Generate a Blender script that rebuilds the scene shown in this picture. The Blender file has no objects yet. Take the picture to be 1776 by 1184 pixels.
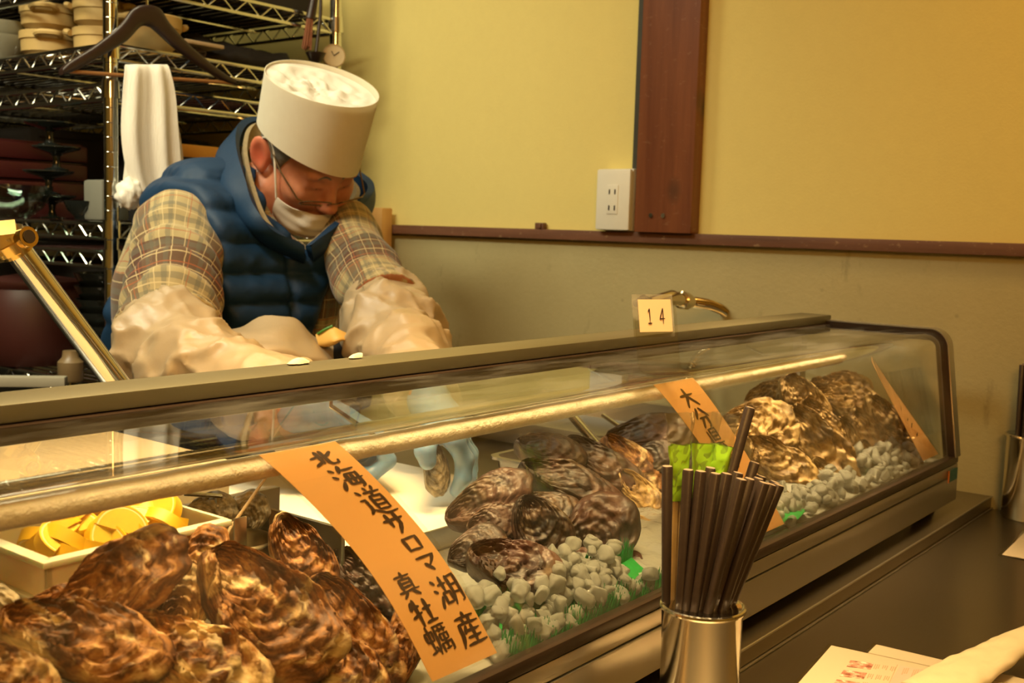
import bpy, bmesh, math, random
import numpy as np
from mathutils import Vector, Matrix, noise as mnoise

# ------------------------------------------------------------------ camera, world, lights
S = bpy.context.scene
COL = S.collection
CZ = 1.346                                   # eye height; the counter top is 0.95
W_, H_, F_ = 1776, 1184, 1917.0              # frame in pixels, focal length in pixels
_yaw, _pit, _rol = (math.radians(a) for a in (38.0, -5.82, 1.73))
_f = np.array([math.cos(_yaw)*math.cos(_pit), math.sin(_yaw)*math.cos(_pit), math.sin(_pit)])
_r = np.cross(_f, [0, 0, 1]); _r /= np.linalg.norm(_r); _u = np.cross(_r, _f)
RT = _r*math.cos(_rol) + _u*math.sin(_rol)
UP = -_r*math.sin(_rol) + _u*math.cos(_rol)
FW = _f
cam = bpy.data.cameras.new('camera'); cam_ob = bpy.data.objects.new('camera', cam); COL.objects.link(cam_ob)
cam.sensor_width = 36; cam.lens = F_/W_*36; cam.clip_start = .01
cam_ob.matrix_world = Matrix(((RT[0], UP[0], -FW[0], 0), (RT[1], UP[1], -FW[1], 0), (RT[2], UP[2], -FW[2], CZ), (0, 0, 0, 1)))
cam.dof.use_dof = True; cam.dof.focus_distance = .95; cam.dof.aperture_fstop = 14
S.camera = cam_ob

wd = bpy.data.worlds.new('world'); S.world = wd; wd.use_nodes = True
wd.node_tree.nodes['Background'].inputs[0].default_value = (1, .60, .22, 1)
wd.node_tree.nodes['Background'].inputs[1].default_value = .06

S.view_settings.view_transform = 'Standard'; S.view_settings.look = 'None'
S.view_settings.gamma = 1; S.view_settings.use_curve_mapping = False
S.view_settings.exposure = -0.08
S.cycles.use_denoising = True
S.cycles.max_bounces = 10; S.cycles.transparent_max_bounces = 24
S.cycles.sample_clamp_indirect = 6
S.cycles.caustics_reflective = False; S.cycles.caustics_refractive = False

def area(name, loc, target, sx, sy, power, color, spread=180):
    l = bpy.data.lights.new(name, 'AREA'); l.shape = 'RECTANGLE'; l.size = sx; l.size_y = sy
    l.energy = power; l.color = color; l.spread = math.radians(spread)
    o = bpy.data.objects.new(name, l); COL.objects.link(o)
    o.location = loc
    d = Vector(target) - Vector(loc)
    o.rotation_euler = d.to_track_quat('-Z', 'Y').to_euler()
    return o
# ceiling lamps: a cool fluorescent over the kitchen side, warm downlights over bench and counter, plus added fill lamps
area('kitchen_fluorescent', (.74, 1.84, 2.44), (.92, 1.75, 0), .22, 1.1, 10.4, (1, .90, .58))
area('shelf_fill', (.10, 1.30, 2.44), (1.0, 1.75, 1.2), .9, .16, 9.5, (1, .93, .66), 100)  # added fill for the towel and the front of the shelving
area('bench_downlight', (.70, .80, 2.44), (.70, .80, 0), 1.0, .16, 2.0, (1, .52, .13), 48)
area('case_light', (.60, .50, 2.44), (.70, .53, 0), .80, .16, 9.8, (1, .68, .30), 54)
area('case_light', (1.30, .53, 2.44), (1.30, .56, 0), .40, .14, 2.6, (1, .68, .32), 24)  # second lamp, added to brighten the right half of the case
area('counter_downlight', (1.20, .22, 2.44), (1.20, .22, 0), .40, .25, 1.2, (1, .58, .18), 90)
area('wall_downlight', (1.25, .0, 2.44), (1.733, .15, 1.6), .25, .25, 1.8, (1, .56, .13), 120)

area('room_fill', (-.75, -.70, 2.15), (.9, .8, 1.2), .5, .5, 20, (1, .50, .12))  # unseen lamp behind the camera, added as warm fill from the front

def ray(x, y):
    return (FW*F_ + RT*(x-W_/2) - UP*(y-H_/2))/F_
def onX(x, y, X):
    d = ray(x, y); p = d*X/d[0]; return Vector((p[0], p[1], p[2]+CZ))
def onY(x, y, Y):
    d = ray(x, y); p = d*Y/d[1]; return Vector((p[0], p[1], p[2]+CZ))
def onZ(x, y, Z):
    d = ray(x, y); p = d*(Z-CZ)/d[2]; return Vector((p[0], p[1], p[2]+CZ))
def onD(x, y, dep):
    p = ray(x, y)*dep; return Vector((p[0], p[1], p[2]+CZ))
def inpic(p):
    """pixel and depth of a point"""
    q = np.array(p) - np.array([0, 0, CZ]); z = q@FW
    return W_/2 + F_*(q@RT)/z, H_/2 - F_*(q@UP)/z, z

# ------------------------------------------------------------------ object helpers
def setp(o, label=None, cat=None, group=None, kind=None):
    if label: o['label'] = label
    if cat: o['category'] = cat
    if group: o['group'] = group
    if kind: o['kind'] = kind
    return o
def empty(name, loc=(0, 0, 0), rot=None, **k):
    o = bpy.data.objects.new(name, None); COL.objects.link(o); o.empty_display_size = .05
    o.location = loc
    if rot is not None: o.rotation_euler = rot
    return setp(o, **k)
def copy_tree(o, parent=None):
    c = o.copy(); COL.objects.link(c)
    if parent: c.parent = parent
    for ch in list(o.children): copy_tree(ch, c)
    return c

class MB:
    """collects shapes for ONE mesh"""
    def __init__(s): s.v = []; s.f = []
    def add(s, vs, fs):
        n = len(s.v); s.v += [tuple(map(float, v)) for v in vs]; s.f += [tuple(i+n for i in f) for f in fs]; return s
    def box(s, lo, hi, bevel=0, M=None):
        bm = bmesh.new(); bmesh.ops.create_cube(bm, size=1)
        lo, hi = Vector(lo), Vector(hi)
        for v in bm.verts: v.co = Vector([lo[i] + (v.co[i]+.5)*(hi[i]-lo[i]) for i in range(3)])
        if bevel: bmesh.ops.bevel(bm, geom=bm.edges[:], offset=bevel, segments=2, affect='EDGES', profile=.6)
        return s.bm(bm, M)
    def bm(s, bm, M=None):
        bm.verts.index_update(); n = len(s.v)
        for v in bm.verts: s.v.append(tuple(M @ v.co) if M else tuple(v.co))
        for f in bm.faces: s.f.append(tuple(v.index+n for v in f.verts))
        bm.free(); return s
    def tube(s, pts, r, seg=12, caps=True, closed=False):
        pts = [Vector(p) for p in pts]; n = len(pts)
        rs = r if isinstance(r, (list, tuple)) else [r]*n
        t0 = (pts[1]-pts[0]).normalized()
        a = t0.orthogonal().normalized(); rings = []
        for i, p in enumerate(pts):
            if closed: t = (pts[(i+1) % n]-pts[i-1]).normalized()
            else: t = (pts[min(i+1, n-1)]-pts[max(i-1, 0)]).normalized()
            a = (a - t*a.dot(t)).normalized(); b = t.cross(a)
            rings.append([p + (a*math.cos(2*math.pi*k/seg) + b*math.sin(2*math.pi*k/seg))*rs[i] for k in range(seg)])
        base = len(s.v); vs = [v for R in rings for v in R]; fs = []
        for i in range(n if closed else n-1):
            j = (i+1) % n
            for k in range(seg):
                l = (k+1) % seg
                fs.append((i*seg+k, i*seg+l, j*seg+l, j*seg+k))
        if caps and not closed:
            fs.append(tuple(range(seg-1, -1, -1))); fs.append(tuple((n-1)*seg+k for k in range(seg)))
        return s.add(vs, fs)
    def lathe(s, prof, c=(0, 0, 0), seg=32, M=None):
        """prof: (r, z) from one end to the other"""
        vs = []; fs = []; n = len(prof)
        for r, z in prof:
            for k in range(seg):
                a = 2*math.pi*k/seg
                p = Vector((r*math.cos(a), r*math.sin(a), z))
                if M: p = M @ p
                vs.append(p + Vector(c))
        for i in range(n-1):
            for k in range(seg):
                l = (k+1) % seg
                fs.append((i*seg+k, i*seg+l, (i+1)*seg+l, (i+1)*seg+k))
        if prof[0][0] > 1e-6: fs.append(tuple(range(seg-1, -1, -1)))
        if prof[-1][0] > 1e-6: fs.append(tuple((n-1)*seg+k for k in range(seg)))
        return s.add(vs, fs)
    def prism(s, outline, ax, t0, t1):
        """outline: 2-D points in the plane perpendicular to axis ax, extruded t0..t1"""
        n = len(outline); vs = []
        for t in (t0, t1):
            for a, b in outline:
                p = [a, b]; p.insert(ax, t); vs.append(p)
        fs = [tuple(range(n-1, -1, -1)), tuple(range(n, 2*n))] + [(k, (k+1) % n, n+(k+1) % n, n+k) for k in range(n)]
        return s.add(vs, fs)
    def grid(s, fn, nu, nv, closeu=False):
        vs = [fn(i/(nu if closeu else nu-1), j/(nv-1)) for j in range(nv) for i in range(nu)]
        fs = []
        for j in range(nv-1):
            for i in range(nu if closeu else nu-1):
                k = (i+1) % nu
                fs.append((j*nu+i, j*nu+k, (j+1)*nu+k, (j+1)*nu+i))
        return s.add(vs, fs)
    def build(s, name, m, parent=None, smooth=True, thick=0, angle=40, **k):
        me = bpy.data.meshes.new(name); me.from_pydata(s.v, [], s.f); me.validate()
        bm = bmesh.new(); bm.from_mesh(me)
        bmesh.ops.remove_doubles(bm, verts=bm.verts[:], dist=1e-6)
        bmesh.ops.recalc_face_normals(bm, faces=bm.faces[:])
        if smooth:
            for f in bm.faces: f.smooth = True
            ca = math.radians(angle)
            for e in bm.edges:
                if len(e.link_faces) == 2 and e.calc_face_angle(0) > ca: e.smooth = False
        bm.to_mesh(me); bm.free()
        if m: me.materials.append(m)
        o = bpy.data.objects.new(name, me); COL.objects.link(o)
        if parent: o.parent = parent
        if thick:
            md = o.modifiers.new('thickness', 'SOLIDIFY'); md.thickness = thick; md.offset = 0
            es = o.modifiers.new('rim_edges', 'EDGE_SPLIT'); es.split_angle = math.radians(50); es.use_edge_sharp = False
        return setp(o, **k)
def arc(c, r, a0, a1, n=8):
    return [(c[0]+r*math.cos(a0+(a1-a0)*i/n), c[1]+r*math.sin(a0+(a1-a0)*i/n)) for i in range(n+1)]
def smoothpts(pts, n=8):
    """Catmull-Rom through points"""
    P = [Vector(p) for p in pts]; P = [P[0]*2-P[1]] + P + [P[-1]*2-P[-2]]; out = []
    for i in range(1, len(P)-2):
        for k in range(n):
            t = k/n; a, b, c, d = P[i-1], P[i], P[i+1], P[i+2]
            out.append(.5*((2*b) + (c-a)*t + (2*a-5*b+4*c-d)*t*t + (3*b-a-3*c+d)*t**3))
    out.append(P[-2]); return out
def shift_base(o):
    """move a free-standing mesh's origin to the middle of its underside"""
    vs = [v.co for v in o.data.vertices]
    c = Vector(((min(v.x for v in vs)+max(v.x for v in vs))/2, (min(v.y for v in vs)+max(v.y for v in vs))/2, min(v.z for v in vs)))
    o.data.transform(Matrix.Translation(-c)); o.location = c; return o

# ------------------------------------------------------------------ material helpers
class NT:
    def __init__(s, name):
        s.m = bpy.data.materials.new(name); s.m.use_nodes = True
        s.n = s.m.node_tree.nodes; s.l = s.m.node_tree.links
        s.n.clear(); s.out = s.n.new('ShaderNodeOutputMaterial')
    def node(s, t, **kw):
        n = s.n.new(t)
        for k, v in kw.items():
            if k.startswith('i_'):
                k = k[2:]; key = int(k) if k.isdigit() else k.replace('_', ' ')
                if isinstance(v, bpy.types.NodeSocket): s.l.new(v, n.inputs[key])
                else: n.inputs[key].default_value = v
            else: setattr(n, k, v)
        return n
    def link(s, a, b): s.l.new(a, b)
    def math(s, op, a, b=None, c=None):
        n = s.n.new('ShaderNodeMath'); n.operation = op
        for i, v in enumerate((a, b, c)):
            if v is None: continue
            if isinstance(v, bpy.types.NodeSocket): s.l.new(v, n.inputs[i])
            else: n.inputs[i].default_value = v
        return n.outputs[0]
    def ramp(s, fac, stops, mode='LINEAR'):
        n = s.n.new('ShaderNodeValToRGB'); n.color_ramp.interpolation = mode
        e = n.color_ramp.elements
        while len(e) < len(stops): e.new(.5)
        for el, (p, c) in zip(e, stops):
            el.position = p; el.color = (*c, 1) if len(c) == 3 else c
        s.l.new(fac, n.inputs[0]); return n.outputs[0]
    def mix(s, fac, a, b, blend='MIX'):
        n = s.n.new('ShaderNodeMix'); n.data_type = 'RGBA'; n.blend_type = blend
        for i, v in ((0, fac), (6, a), (7, b)):
            if isinstance(v, bpy.types.NodeSocket): s.l.new(v, n.inputs[i])
            elif i == 0: n.inputs[0].default_value = v
            else: n.inputs[i].default_value = (*v, 1) if len(v) == 3 else v
        return n.outputs[2]
    def coords(s, kind='Object', scale=(1, 1, 1), rot=(0, 0, 0)):
        t = s.n.new('ShaderNodeTexCoord'); mp = s.n.new('ShaderNodeMapping')
        mp.inputs['Scale'].default_value = scale; mp.inputs['Rotation'].default_value = rot
        s.l.new(t.outputs[kind], mp.inputs[0]); return mp.outputs[0]
    def noise(s, vec, scale, detail=4, rough=.55, dist=0, out=0):
        n = s.node('ShaderNodeTexNoise'); n.inputs['Scale'].default_value = scale; n.inputs['Detail'].default_value = detail
        n.inputs['Roughness'].default_value = rough; n.inputs['Distortion'].default_value = dist
        s.l.new(vec, n.inputs['Vector']); return n.outputs[out]
    def bump(s, h, strength=.3, dist=.002):
        n = s.node('ShaderNodeBump'); n.inputs['Strength'].default_value = strength; n.inputs['Distance'].default_value = dist
        s.l.new(h, n.inputs['Height']); return n.outputs[0]
    def bsdf(s, color=(.8, .8, .8), rough=.5, metal=0, normal=None, **kw):
        b = s.n.new('ShaderNodeBsdfPrincipled')
        for key, v in (('Base Color', color), ('Roughness', rough), ('Metallic', metal)):
            if isinstance(v, bpy.types.NodeSocket): s.l.new(v, b.inputs[key])
            elif key == 'Base Color': b.inputs[key].default_value = (*v, 1)
            else: b.inputs[key].default_value = v
        if normal: s.l.new(normal, b.inputs['Normal'])
        for k, v in kw.items():
            k = k.replace('_', ' ')
            if isinstance(v, bpy.types.NodeSocket): s.l.new(v, b.inputs[k])
            else: b.inputs[k].default_value = v
        s.l.new(b.outputs[0], s.out.inputs[0]); return b
def plain(name, color, rough=.5, metal=0, var=.12, vscale=30, bump=0, bscale=200, **kw):
    t = NT(name); v = t.coords()
    nz = t.noise(v, vscale, 4)
    c = t.mix(nz, tuple(x*(1-var) for x in color), tuple(min(1, x*(1+var)) for x in color))
    nm = t.bump(t.noise(v, bscale, 3), bump, .001) if bump else None
    t.bsdf(c, rough, metal, nm, **kw); return t.m
def pane(name, tint=(.97, .98, .95), f0=.04, rough=0.0, dirt=0.0):
    """clear sheet: mirror reflection grows towards grazing angles, the rest passes through"""
    t = NT(name)
    g = t.node('ShaderNodeNewGeometry')
    d = t.node('ShaderNodeVectorMath', operation='DOT_PRODUCT'); t.link(g.outputs['Normal'], d.inputs[0]); t.link(g.outputs['Incoming'], d.inputs[1])
    c = t.math('ABSOLUTE', d.outputs['Value'])
    k = t.math('POWER', t.math('SUBTRACT', 1, c), 5)
    fac = t.math('MULTIPLY_ADD', k, 1-f0, f0)
    tr = t.node('ShaderNodeBsdfTransparent'); tr.inputs[0].default_value = (*tint, 1)
    gl = t.node('ShaderNodeBsdfGlossy'); gl.inputs['Roughness'].default_value = rough
    m = t.node('ShaderNodeMixShader'); t.link(fac, m.inputs[0]); t.link(tr.outputs[0], m.inputs[1]); t.link(gl.outputs[0], m.inputs[2])
    last = m.outputs[0]
    if dirt:
        df = t.node('ShaderNodeBsdfDiffuse'); df.inputs[0].default_value = (.8, .8, .75, 1)
        nz = t.math('MULTIPLY', t.ramp(t.noise(t.coords(scale=(1, 3, 3)), 9, 5, .6), [(.45, (0, 0, 0)), (.8, (1, 1, 1))]), dirt)
        m2 = t.node('ShaderNodeMixShader'); t.link(nz, m2.inputs[0]); t.link(last, m2.inputs[1]); t.link(df.outputs[0], m2.inputs[2]); last = m2.outputs[0]
    t.link(last, t.out.inputs[0]); return t.m
def steel(name, color=(.62, .6, .55), rough=.28, axis=(2, 60, 60), strength=.008, **kw):
    t = NT(name); v = t.coords(scale=axis)
    nz = t.noise(v, 14, 5, .7)
    r = t.math('MULTIPLY_ADD', nz, .08, rough-.03)
    big = t.noise(t.coords(), 6, 3)
    c = t.mix(big, tuple(x*.82 for x in color), color)
    t.bsdf(c, r, 1, t.bump(nz, strength, .0006), **kw); return t.m
M = {}
M['steel'] = steel('brushed_steel')
M['steel_dark'] = steel('dull_counter_steel', (.34, .29, .20), .28)
M['chrome'] = plain('chrome', (.72, .72, .68), .12, 1, .05)
M['brass'] = plain('brass', (.62, .44, .16), .22, 1, .2)
M['black_plastic'] = plain('black_plastic', (.018, .012, .010), .35)
M['bronze'] = plain('dark_bronze_frame', (.030, .018, .012), .30, .3, .15, 40)
M['white_plastic'] = plain('white_plastic', (.80, .78, .68), .35, 0, .04)
M['rubber'] = plain('black_rubber', (.02, .02, .02), .7)
M['acrylic'] = pane('clear_acrylic', (.97, .96, .93), .06)
M['glass'] = pane('clear_glass', (.98, .985, .965), .035, 0, .05)
# ================================================================== the room
def wall_yellow():
    t = NT('yellow_plaster'); v = t.coords()
    a = t.noise(v, 1.6, 4); b = t.noise(v, 55, 4, .7)
    c = t.mix(a, (.76, .64, .21), (.85, .73, .27)); c = t.mix(t.math('MULTIPLY', b, .22), c, (.58, .45, .16))
    st = t.ramp(t.noise(v, 7, 6, .75), [(.66, (0, 0, 0)), (.80, (1, 1, 1))])
    c = t.mix(t.math('MULTIPLY', st, .12), c, (.45, .33, .12))
    t.bsdf(c, .75, 0, t.bump(t.noise(v, 260, 4, .7), .25, .0015)); return t.m
def wall_grey():
    t = NT('grey_mortar'); v = t.coords()
    a = t.noise(v, 3.2, 6, .65); b = t.noise(v, 90, 5, .7)
    c = t.mix(a, (.40, .345, .165), (.58, .51, .27)); c = t.mix(t.math('MULTIPLY', b, .35), c, (.36, .30, .14))
    st = t.ramp(t.noise(t.coords(scale=(1, 1.6, .6)), 11, 5, .7), [(.60, (0, 0, 0)), (.72, (1, 1, 1))])
    c = t.mix(t.math('MULTIPLY', st, .5), c, (.22, .18, .09))
    sp = t.node('ShaderNodeTexVoronoi'); sp.inputs['Scale'].default_value = 16; t.link(v, sp.inputs['Vector'])
    dot = t.ramp(sp.outputs['Distance'], [(.02, (1, 1, 1)), (.07, (0, 0, 0))])
    c = t.mix(t.math('MULTIPLY', dot, .30), c, (.16, .12, .07))
    t.bsdf(c, .7, 0, t.bump(b, .35, .002)); return t.m
def wood(name, c0, c1, scale=(1, 1, 1), rough=.42, knots=False, ax=2, worn=0):
    t = NT(name)
    sc = [26*s for s in scale]; sc[ax] = 1.6*scale[ax]
    v = t.coords(scale=sc)
    g = t.noise(v, 1.4, 6, .62, .6); g2 = t.noise(v, 7, 4, .6)
    c = t.mix(t.ramp(g, [(.3, (0, 0, 0)), (.7, (1, 1, 1))]), c0, c1)
    c = t.mix(t.math('MULTIPLY', g2, .35), c, tuple(x*.55 for x in c0))
    if knots:
        o = t.coords(scale=(1, 1, .62))
        vo = t.node('ShaderNodeTexVoronoi'); vo.inputs['Scale'].default_value = 8.5; t.link(o, vo.inputs['Vector'])
        k = t.ramp(vo.outputs['Distance'], [(.04, (1, 1, 1)), (.17, (0, 0, 0))])
        c = t.mix(t.math('MULTIPLY', k, .8), c, (.035, .024, .016))
    if worn:
        w = t.ramp(t.noise(t.coords(scale=(1, 1, 2)), 60, 5, .7), [(.60, (0, 0, 0)), (.68, (1, 1, 1))])
        c = t.mix(t.math('MULTIPLY', w, worn), c, (.62, .45, .25))
    t.bsdf(c, rough, 0, t.bump(g2, .2, .001)); return t.m
M['yellow'] = wall_yellow(); M['grey'] = wall_grey()
M['post'] = wood('red_brown_post', (.15, .045, .018), (.25, .085, .032), rough=.4, knots=True, worn=.10)
M['rail'] = wood('worn_brown_rail', (.12, .05, .026), (.22, .095, .05), rough=.55, ax=1, worn=.35)
M['tile'] = plain('dark_floor_tile', (.10, .085, .065), .45, 0, .2, 5)
M['ceiling'] = plain('pale_ceiling', (.62, .54, .38), .85, 0, .06, 3)
M['slate'] = plain('slate_batten', (.055, .055, .042), .6, 0, .2, 40)
XW = 1.733
zr = CZ                                    # rail level
MB().box((-1.6, -1.5, -.05), (2.0, 3.3, 0)).build('floor', M['tile'], kind='structure')
MB().box((-1.6, -1.5, 2.5), (2.0, 3.3, 2.55)).build('ceiling', M['ceiling'], kind='structure')
MB().box((XW, -1.5, zr-.009), (XW+.12, 3.3, 2.5)).build('wall_end', M['yellow'], kind='structure', label='yellow plastered upper wall above the brown rail')
MB().box((XW, -1.5, 0), (XW+.12, 3.3, zr-.009)).build('wall_end_lower', M['grey'], kind='structure', label='grey mortar lower wall below the brown rail')
MB().box((-1.6, 3.2, 0), (XW, 3.3, 2.5)).build('wall_rear', M['slate'], kind='structure')
MB().box((-1.7, -1.5, 0), (-1.6, 3.3, 2.5)).build('wall_left', M['yellow'], kind='structure')
MB().box((-1.6, -1.6, 0), (2.0, -1.5, 2.5)).build('wall_front', M['yellow'], kind='structure')
MB().box((XW-.016, -1.5, zr-.018), (XW, 2.6, zr+.001), .002).build('trim_1', M['rail'], kind='structure', label='worn brown wooden rail running along the wall')
MB().box((XW-.030, .946, zr+.001), (XW, 1.061, 2.5), .002).build('trim_2', M['post'], kind='structure', label='red-brown wooden post with dark knots on the wall')
MB().box((XW-.012, 1.0615, zr+.112), (XW, 1.081, 2.5), .001).build('trim_3', M['slate'], kind='structure', label='slate grey batten beside the wooden post')

# screw heads at the foot of the post
for y in (1.026, 1.001):
    MB().lathe([(0, 0), (.003, .0005), (.004, .002), (.004, .004)], seg=16, M=Matrix.Rotation(-math.pi/2, 4, 'Y')).build('screw', M['chrome'], label='small screw in the foot of the wooden post', cat='screw', group='screws in the foot of the post').location = (XW-.0285, y, zr+.031)

# power outlet box
ob = empty('power_outlet', (XW, 1.107, zr+.002), label='white surface-mounted twin power outlet beside the wooden post', cat='outlet')
MB().box((-.022, -.036, 0), (0, .036, .112), .003).build('back_box', M['white_plastic'], ob)
MB().box((-.033, -.036, .001), (-.0225, .036, .111), .004).build('cover_plate', M['white_plastic'], ob)
MB().box((-.0345, -.012, .030), (-.0325, .012, .082), .0008).build('socket_insert', M['white_plastic'], ob)
for zc in (.041, .070):
    m = MB()
    for y in (-.006, .006): m.box((-.0352, y-.0012, zc-.0045), (-.0340, y+.0012, zc+.0045))
    m.build('socket_slots', M['black_plastic'], ob)
# little brown bracket on the rail
sb = MB(); sb.box((-.012, -.010, 0), (0, .010, .012), .001); sb.box((-.016, -.006, .002), (-.011, .000, .010), .001)
o = sb.build('wooden_clip', M['rail'], label='tiny brown wooden clip standing on the wall rail', cat='clip'); o.location = onX(941, 397, XW-.004); o.location.z = zr+.001

# tan board leaning in the corner behind the man
M['tan'] = wood('tan_board', (.62, .32, .09), (.74, .42, .13), rough=.5)
MB().box((XW-.05, 1.675, .40), (XW-.018, 1.86, zr+.036), .003).build('wooden_board', M['tan'], label='tan wooden board standing upright against the wall behind the person', cat='board')

# ================================================================== counter, worktop
ZC = .95; ZL = .969
cn = empty('counter', (.5, .1, 0), label='brushed steel counter with a raised ledge under the glass case', cat='counter')
def at(o, m, name, mt, **k):
    b = m.build(name, mt, o, **k)
    b.matrix_parent_inverse = Matrix.Translation(-o.location); return b
at(cn, MB().box((-.9, -.28, ZC-.035), (XW-.001, .4295, ZC), .002), 'counter_top', M['steel_dark'])
at(cn, MB().box((-.9, .43, ZC-.035), (XW-.001, .715, ZL), .002), 'ledge', M['steel_dark'])
at(cn, MB().box((-.9, .4272, ZC+.0002), (XW-.001, .4296, ZC+.0022), .0006), 'seam_strip', M['steel'])
at(cn, MB().tube([(-.9, .4302, ZL-.0008), (XW-.001, .4302, ZL-.0008)], .0013, 8), 'edge_strip', M['steel'])
M['skirt'] = wood('dark_counter_front', (.09, .05, .03), (.14, .08, .045))
at(cn, MB().box((-.9, -.02, 0), (XW-.001, .70, ZC-.0355)), 'counter_front', M['skirt'])
ZK = CZ-.33
wk = empty('prep_bench', (.5, 1.0, 0), label='steel kitchen bench behind the glass case', cat='bench')
at(wk, MB().box((-.9, .7205, ZK-.03), (XW-.002, 1.22, ZK), .002), 'bench_top', M['steel'])
at(wk, MB().box((-.9, .75, 0), (XW-.002, 1.16, ZK-.0305)), 'bench_body', M['steel_dark'])
M['board'] = plain('white_cutting_board', (.82, .78, .66), .5, 0, .05, 20)
MB().box((.63, .735, ZK+.0005), (1.035, 1.12, ZK+.022), .006).build('cutting_board', M['board'], label='white plastic cutting board on the bench behind the case', cat='cutting board')

M['rail_steel'] = steel('dull_rail_steel', (.20, .185, .12), .48)
# ================================================================== refrigerated glass case
X0, X1, YF, YR = .06, 1.610, .4475, .697
zb0, zb1, zlip, zg = CZ-.364, CZ-.327, CZ-.311, CZ-.300
ztop = CZ-.130
dc = empty('display_case', ((X0+X1)/2, .57, ZL), label='long refrigerated glass display case on the counter ledge', cat='display case')
at(dc, MB().box((X0, YF, zb0), (X1, YR, zb1), .002), 'base_panel', M['steel'])
at(dc, MB().box((X0, YF+.001, zb1+.0012), (X1, YR, zlip), .0015), 'upper_band', M['steel'])
M['inner'] = plain('grey_case_tray', (.42, .41, .36), .4, .6, .1)
at(dc, MB().box((X0+.01, YF+.014, zlip+.0005), (X1-.012, YR-.003, zlip+.003)), 'inner_floor', M['inner'])
at(dc, MB().box((X0, YF+.0005, zlip+.0005), (X1, YF+.013, zg), .002), 'black_gasket', M['bronze'])
for x in (X0+.06, X1-.04):
    for y in (YF+.03, YR-.03):
        at(dc, MB().lathe([(.013, 0), (.012, zb0-ZL+.001)], (x, y, ZL), 20), 'foot', M['rubber'])
# glass profile in (y, z): leaning front, tight bend, flat top
ya, yb_ = YF+.007, .492
prof = [(ya, zg-.002)]
R = .020
lean = math.atan2(.034, .17)
cc = (yb_+.003, ztop-R)
prof += [(cc[0]+R*math.cos(a), cc[1]+R*math.sin(a)) for a in np.linspace(math.pi-lean, math.pi/2, 9)]
a0_ = prof[1]; prof = [prof[0], (prof[0][0]*.06+a0_[0]*.94, prof[0][1]*.06+a0_[1]*.94)] + prof[1:] + [(prof[-1][0]+.006, ztop), (.660, ztop), (.665, ztop)]
def ribbon(pr, x0, x1):
    m = MB(); n = len(pr)
    m.add([(x, y, z) for x in (x0, x1) for y, z in pr], [(i, i+1, n+i+1, n+i) for i in range(n-1)]); return m
at(dc, ribbon(prof, X0+.006, X1-.016), 'bent_glass', M['glass'], thick=.004, angle=60)
endo = prof + [(YR-.01, ztop), (YR-.01, zg-.002)]
m = MB(); n = len(endo); m.add([(X1-.010, y, z) for y, z in endo], [tuple(range(n))])
at(dc, m, 'end_glass', M['glass'], thick=.004)
m = MB(); m.add([(X0+.010, y, z) for y, z in endo], [tuple(range(n))])
at(dc, m, 'end_glass', M['glass'], thick=.004)
def offs(pr, d):
    out = []
    for i, p in enumerate(pr):
        a = pr[max(i-1, 0)]; b = pr[min(i+1, len(pr)-1)]
        tx, ty = b[0]-a[0], b[1]-a[1]; L = math.hypot(tx, ty)
        out.append((p[0]-ty/L*d, p[1]+tx/L*d))
    return out
po, pi_ = offs(prof, .0065), offs(prof, -.009)
for xa, xb in ((X0, X0+.020), (X1-.020, X1)):
    at(dc, MB().prism(po + pi_[::-1], 0, xa, xb), 'end_frame', M['bronze'])
    at(dc, MB().prism(offs(prof, .0085)+offs(prof, .0068)[::-1], 0, xa+.001, xb+.002), 'end_moulding', M['steel'])
    at(dc, MB().box((xa, YR-.014, zlip), (xb, YR, ztop)), 'rear_post', M['steel'])
# rear rail: steel top with dark glass channel in front
at(dc, MB().box((X0, .647, CZ-.127), (X1, YR, CZ-.115), .002), 'rear_rail', M['rail_steel'])
at(dc, MB().box((X0+.02, .640, CZ-.139), (X1-.02, .668, CZ-.1275), .001), 'glass_channel', M['bronze'])
at(dc, MB().box((X0+.02, YR-.012, zlip+.003), (.578, YR-.004, CZ-.213), .001), 'rear_door', M['steel'])
at(dc, MB().box((X0+.02, YR-.012, zlip+.003), (X1-.02, YR-.0125+.004, CZ-.287), .001), 'rear_sill', M['steel'])
# cooling pipe under frost and the polished rod above it
t = NT('frost_on_pipe'); v = t.coords(); nz = t.noise(v, 90, 5, .7)
t.bsdf(t.mix(nz, (.74, .68, .55), (.92, .88, .76)), .8, 0, t.bump(nz, .9, .003), Subsurface_Weight=.2, Subsurface_Radius=(.01, .008, .005)); M['frost'] = t.m
m = MB(); random.seed(3)
npt = 90; pts = []; rs = []
for i in range(npt+1):
    x = X0+.03 + (1.40-X0-.03)*i/npt
    pts.append((x, .543, CZ-.1535)); rs.append(.0078 + .0009*mnoise.noise((x*40, 1, 2)) - (.003 if i == npt else 0))
m.tube(pts, rs, 14); at(dc, m, 'cooling_pipe', M['frost'])
at(dc, MB().tube([(X0+.02, .541, CZ-.1395), (X1-.02, .541, CZ-.1395)], .0042, 12), 'support_rod', M['chrome'])
for x in (.25, .62, 1.0, 1.38):
    at(dc, MB().tube([(x, .543, CZ-.160), (x, .600, CZ-.175), (x, .672, CZ-.150), (x, .672, CZ-.138)], .002, 8), 'pipe_bracket', M['chrome'])
# teal sticker with an orange end on the right of the base panel
st = at(dc, MB().box((X1-.040, YF-.0004, CZ-.333), (X1-.004, YF+.0006, CZ-.3165)), 'sticker', plain('teal_sticker', (.03, .13, .15), .4, label=None) if False else plain('teal_sticker', (.03, .13, .15), .4))
at(dc, MB().box((X1-.045, YF-.0004, CZ-.333), (X1-.0405, YF+.0006, CZ-.3165)), 'sticker', plain('orange_sticker', (.65, .20, .05), .4))

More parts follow.
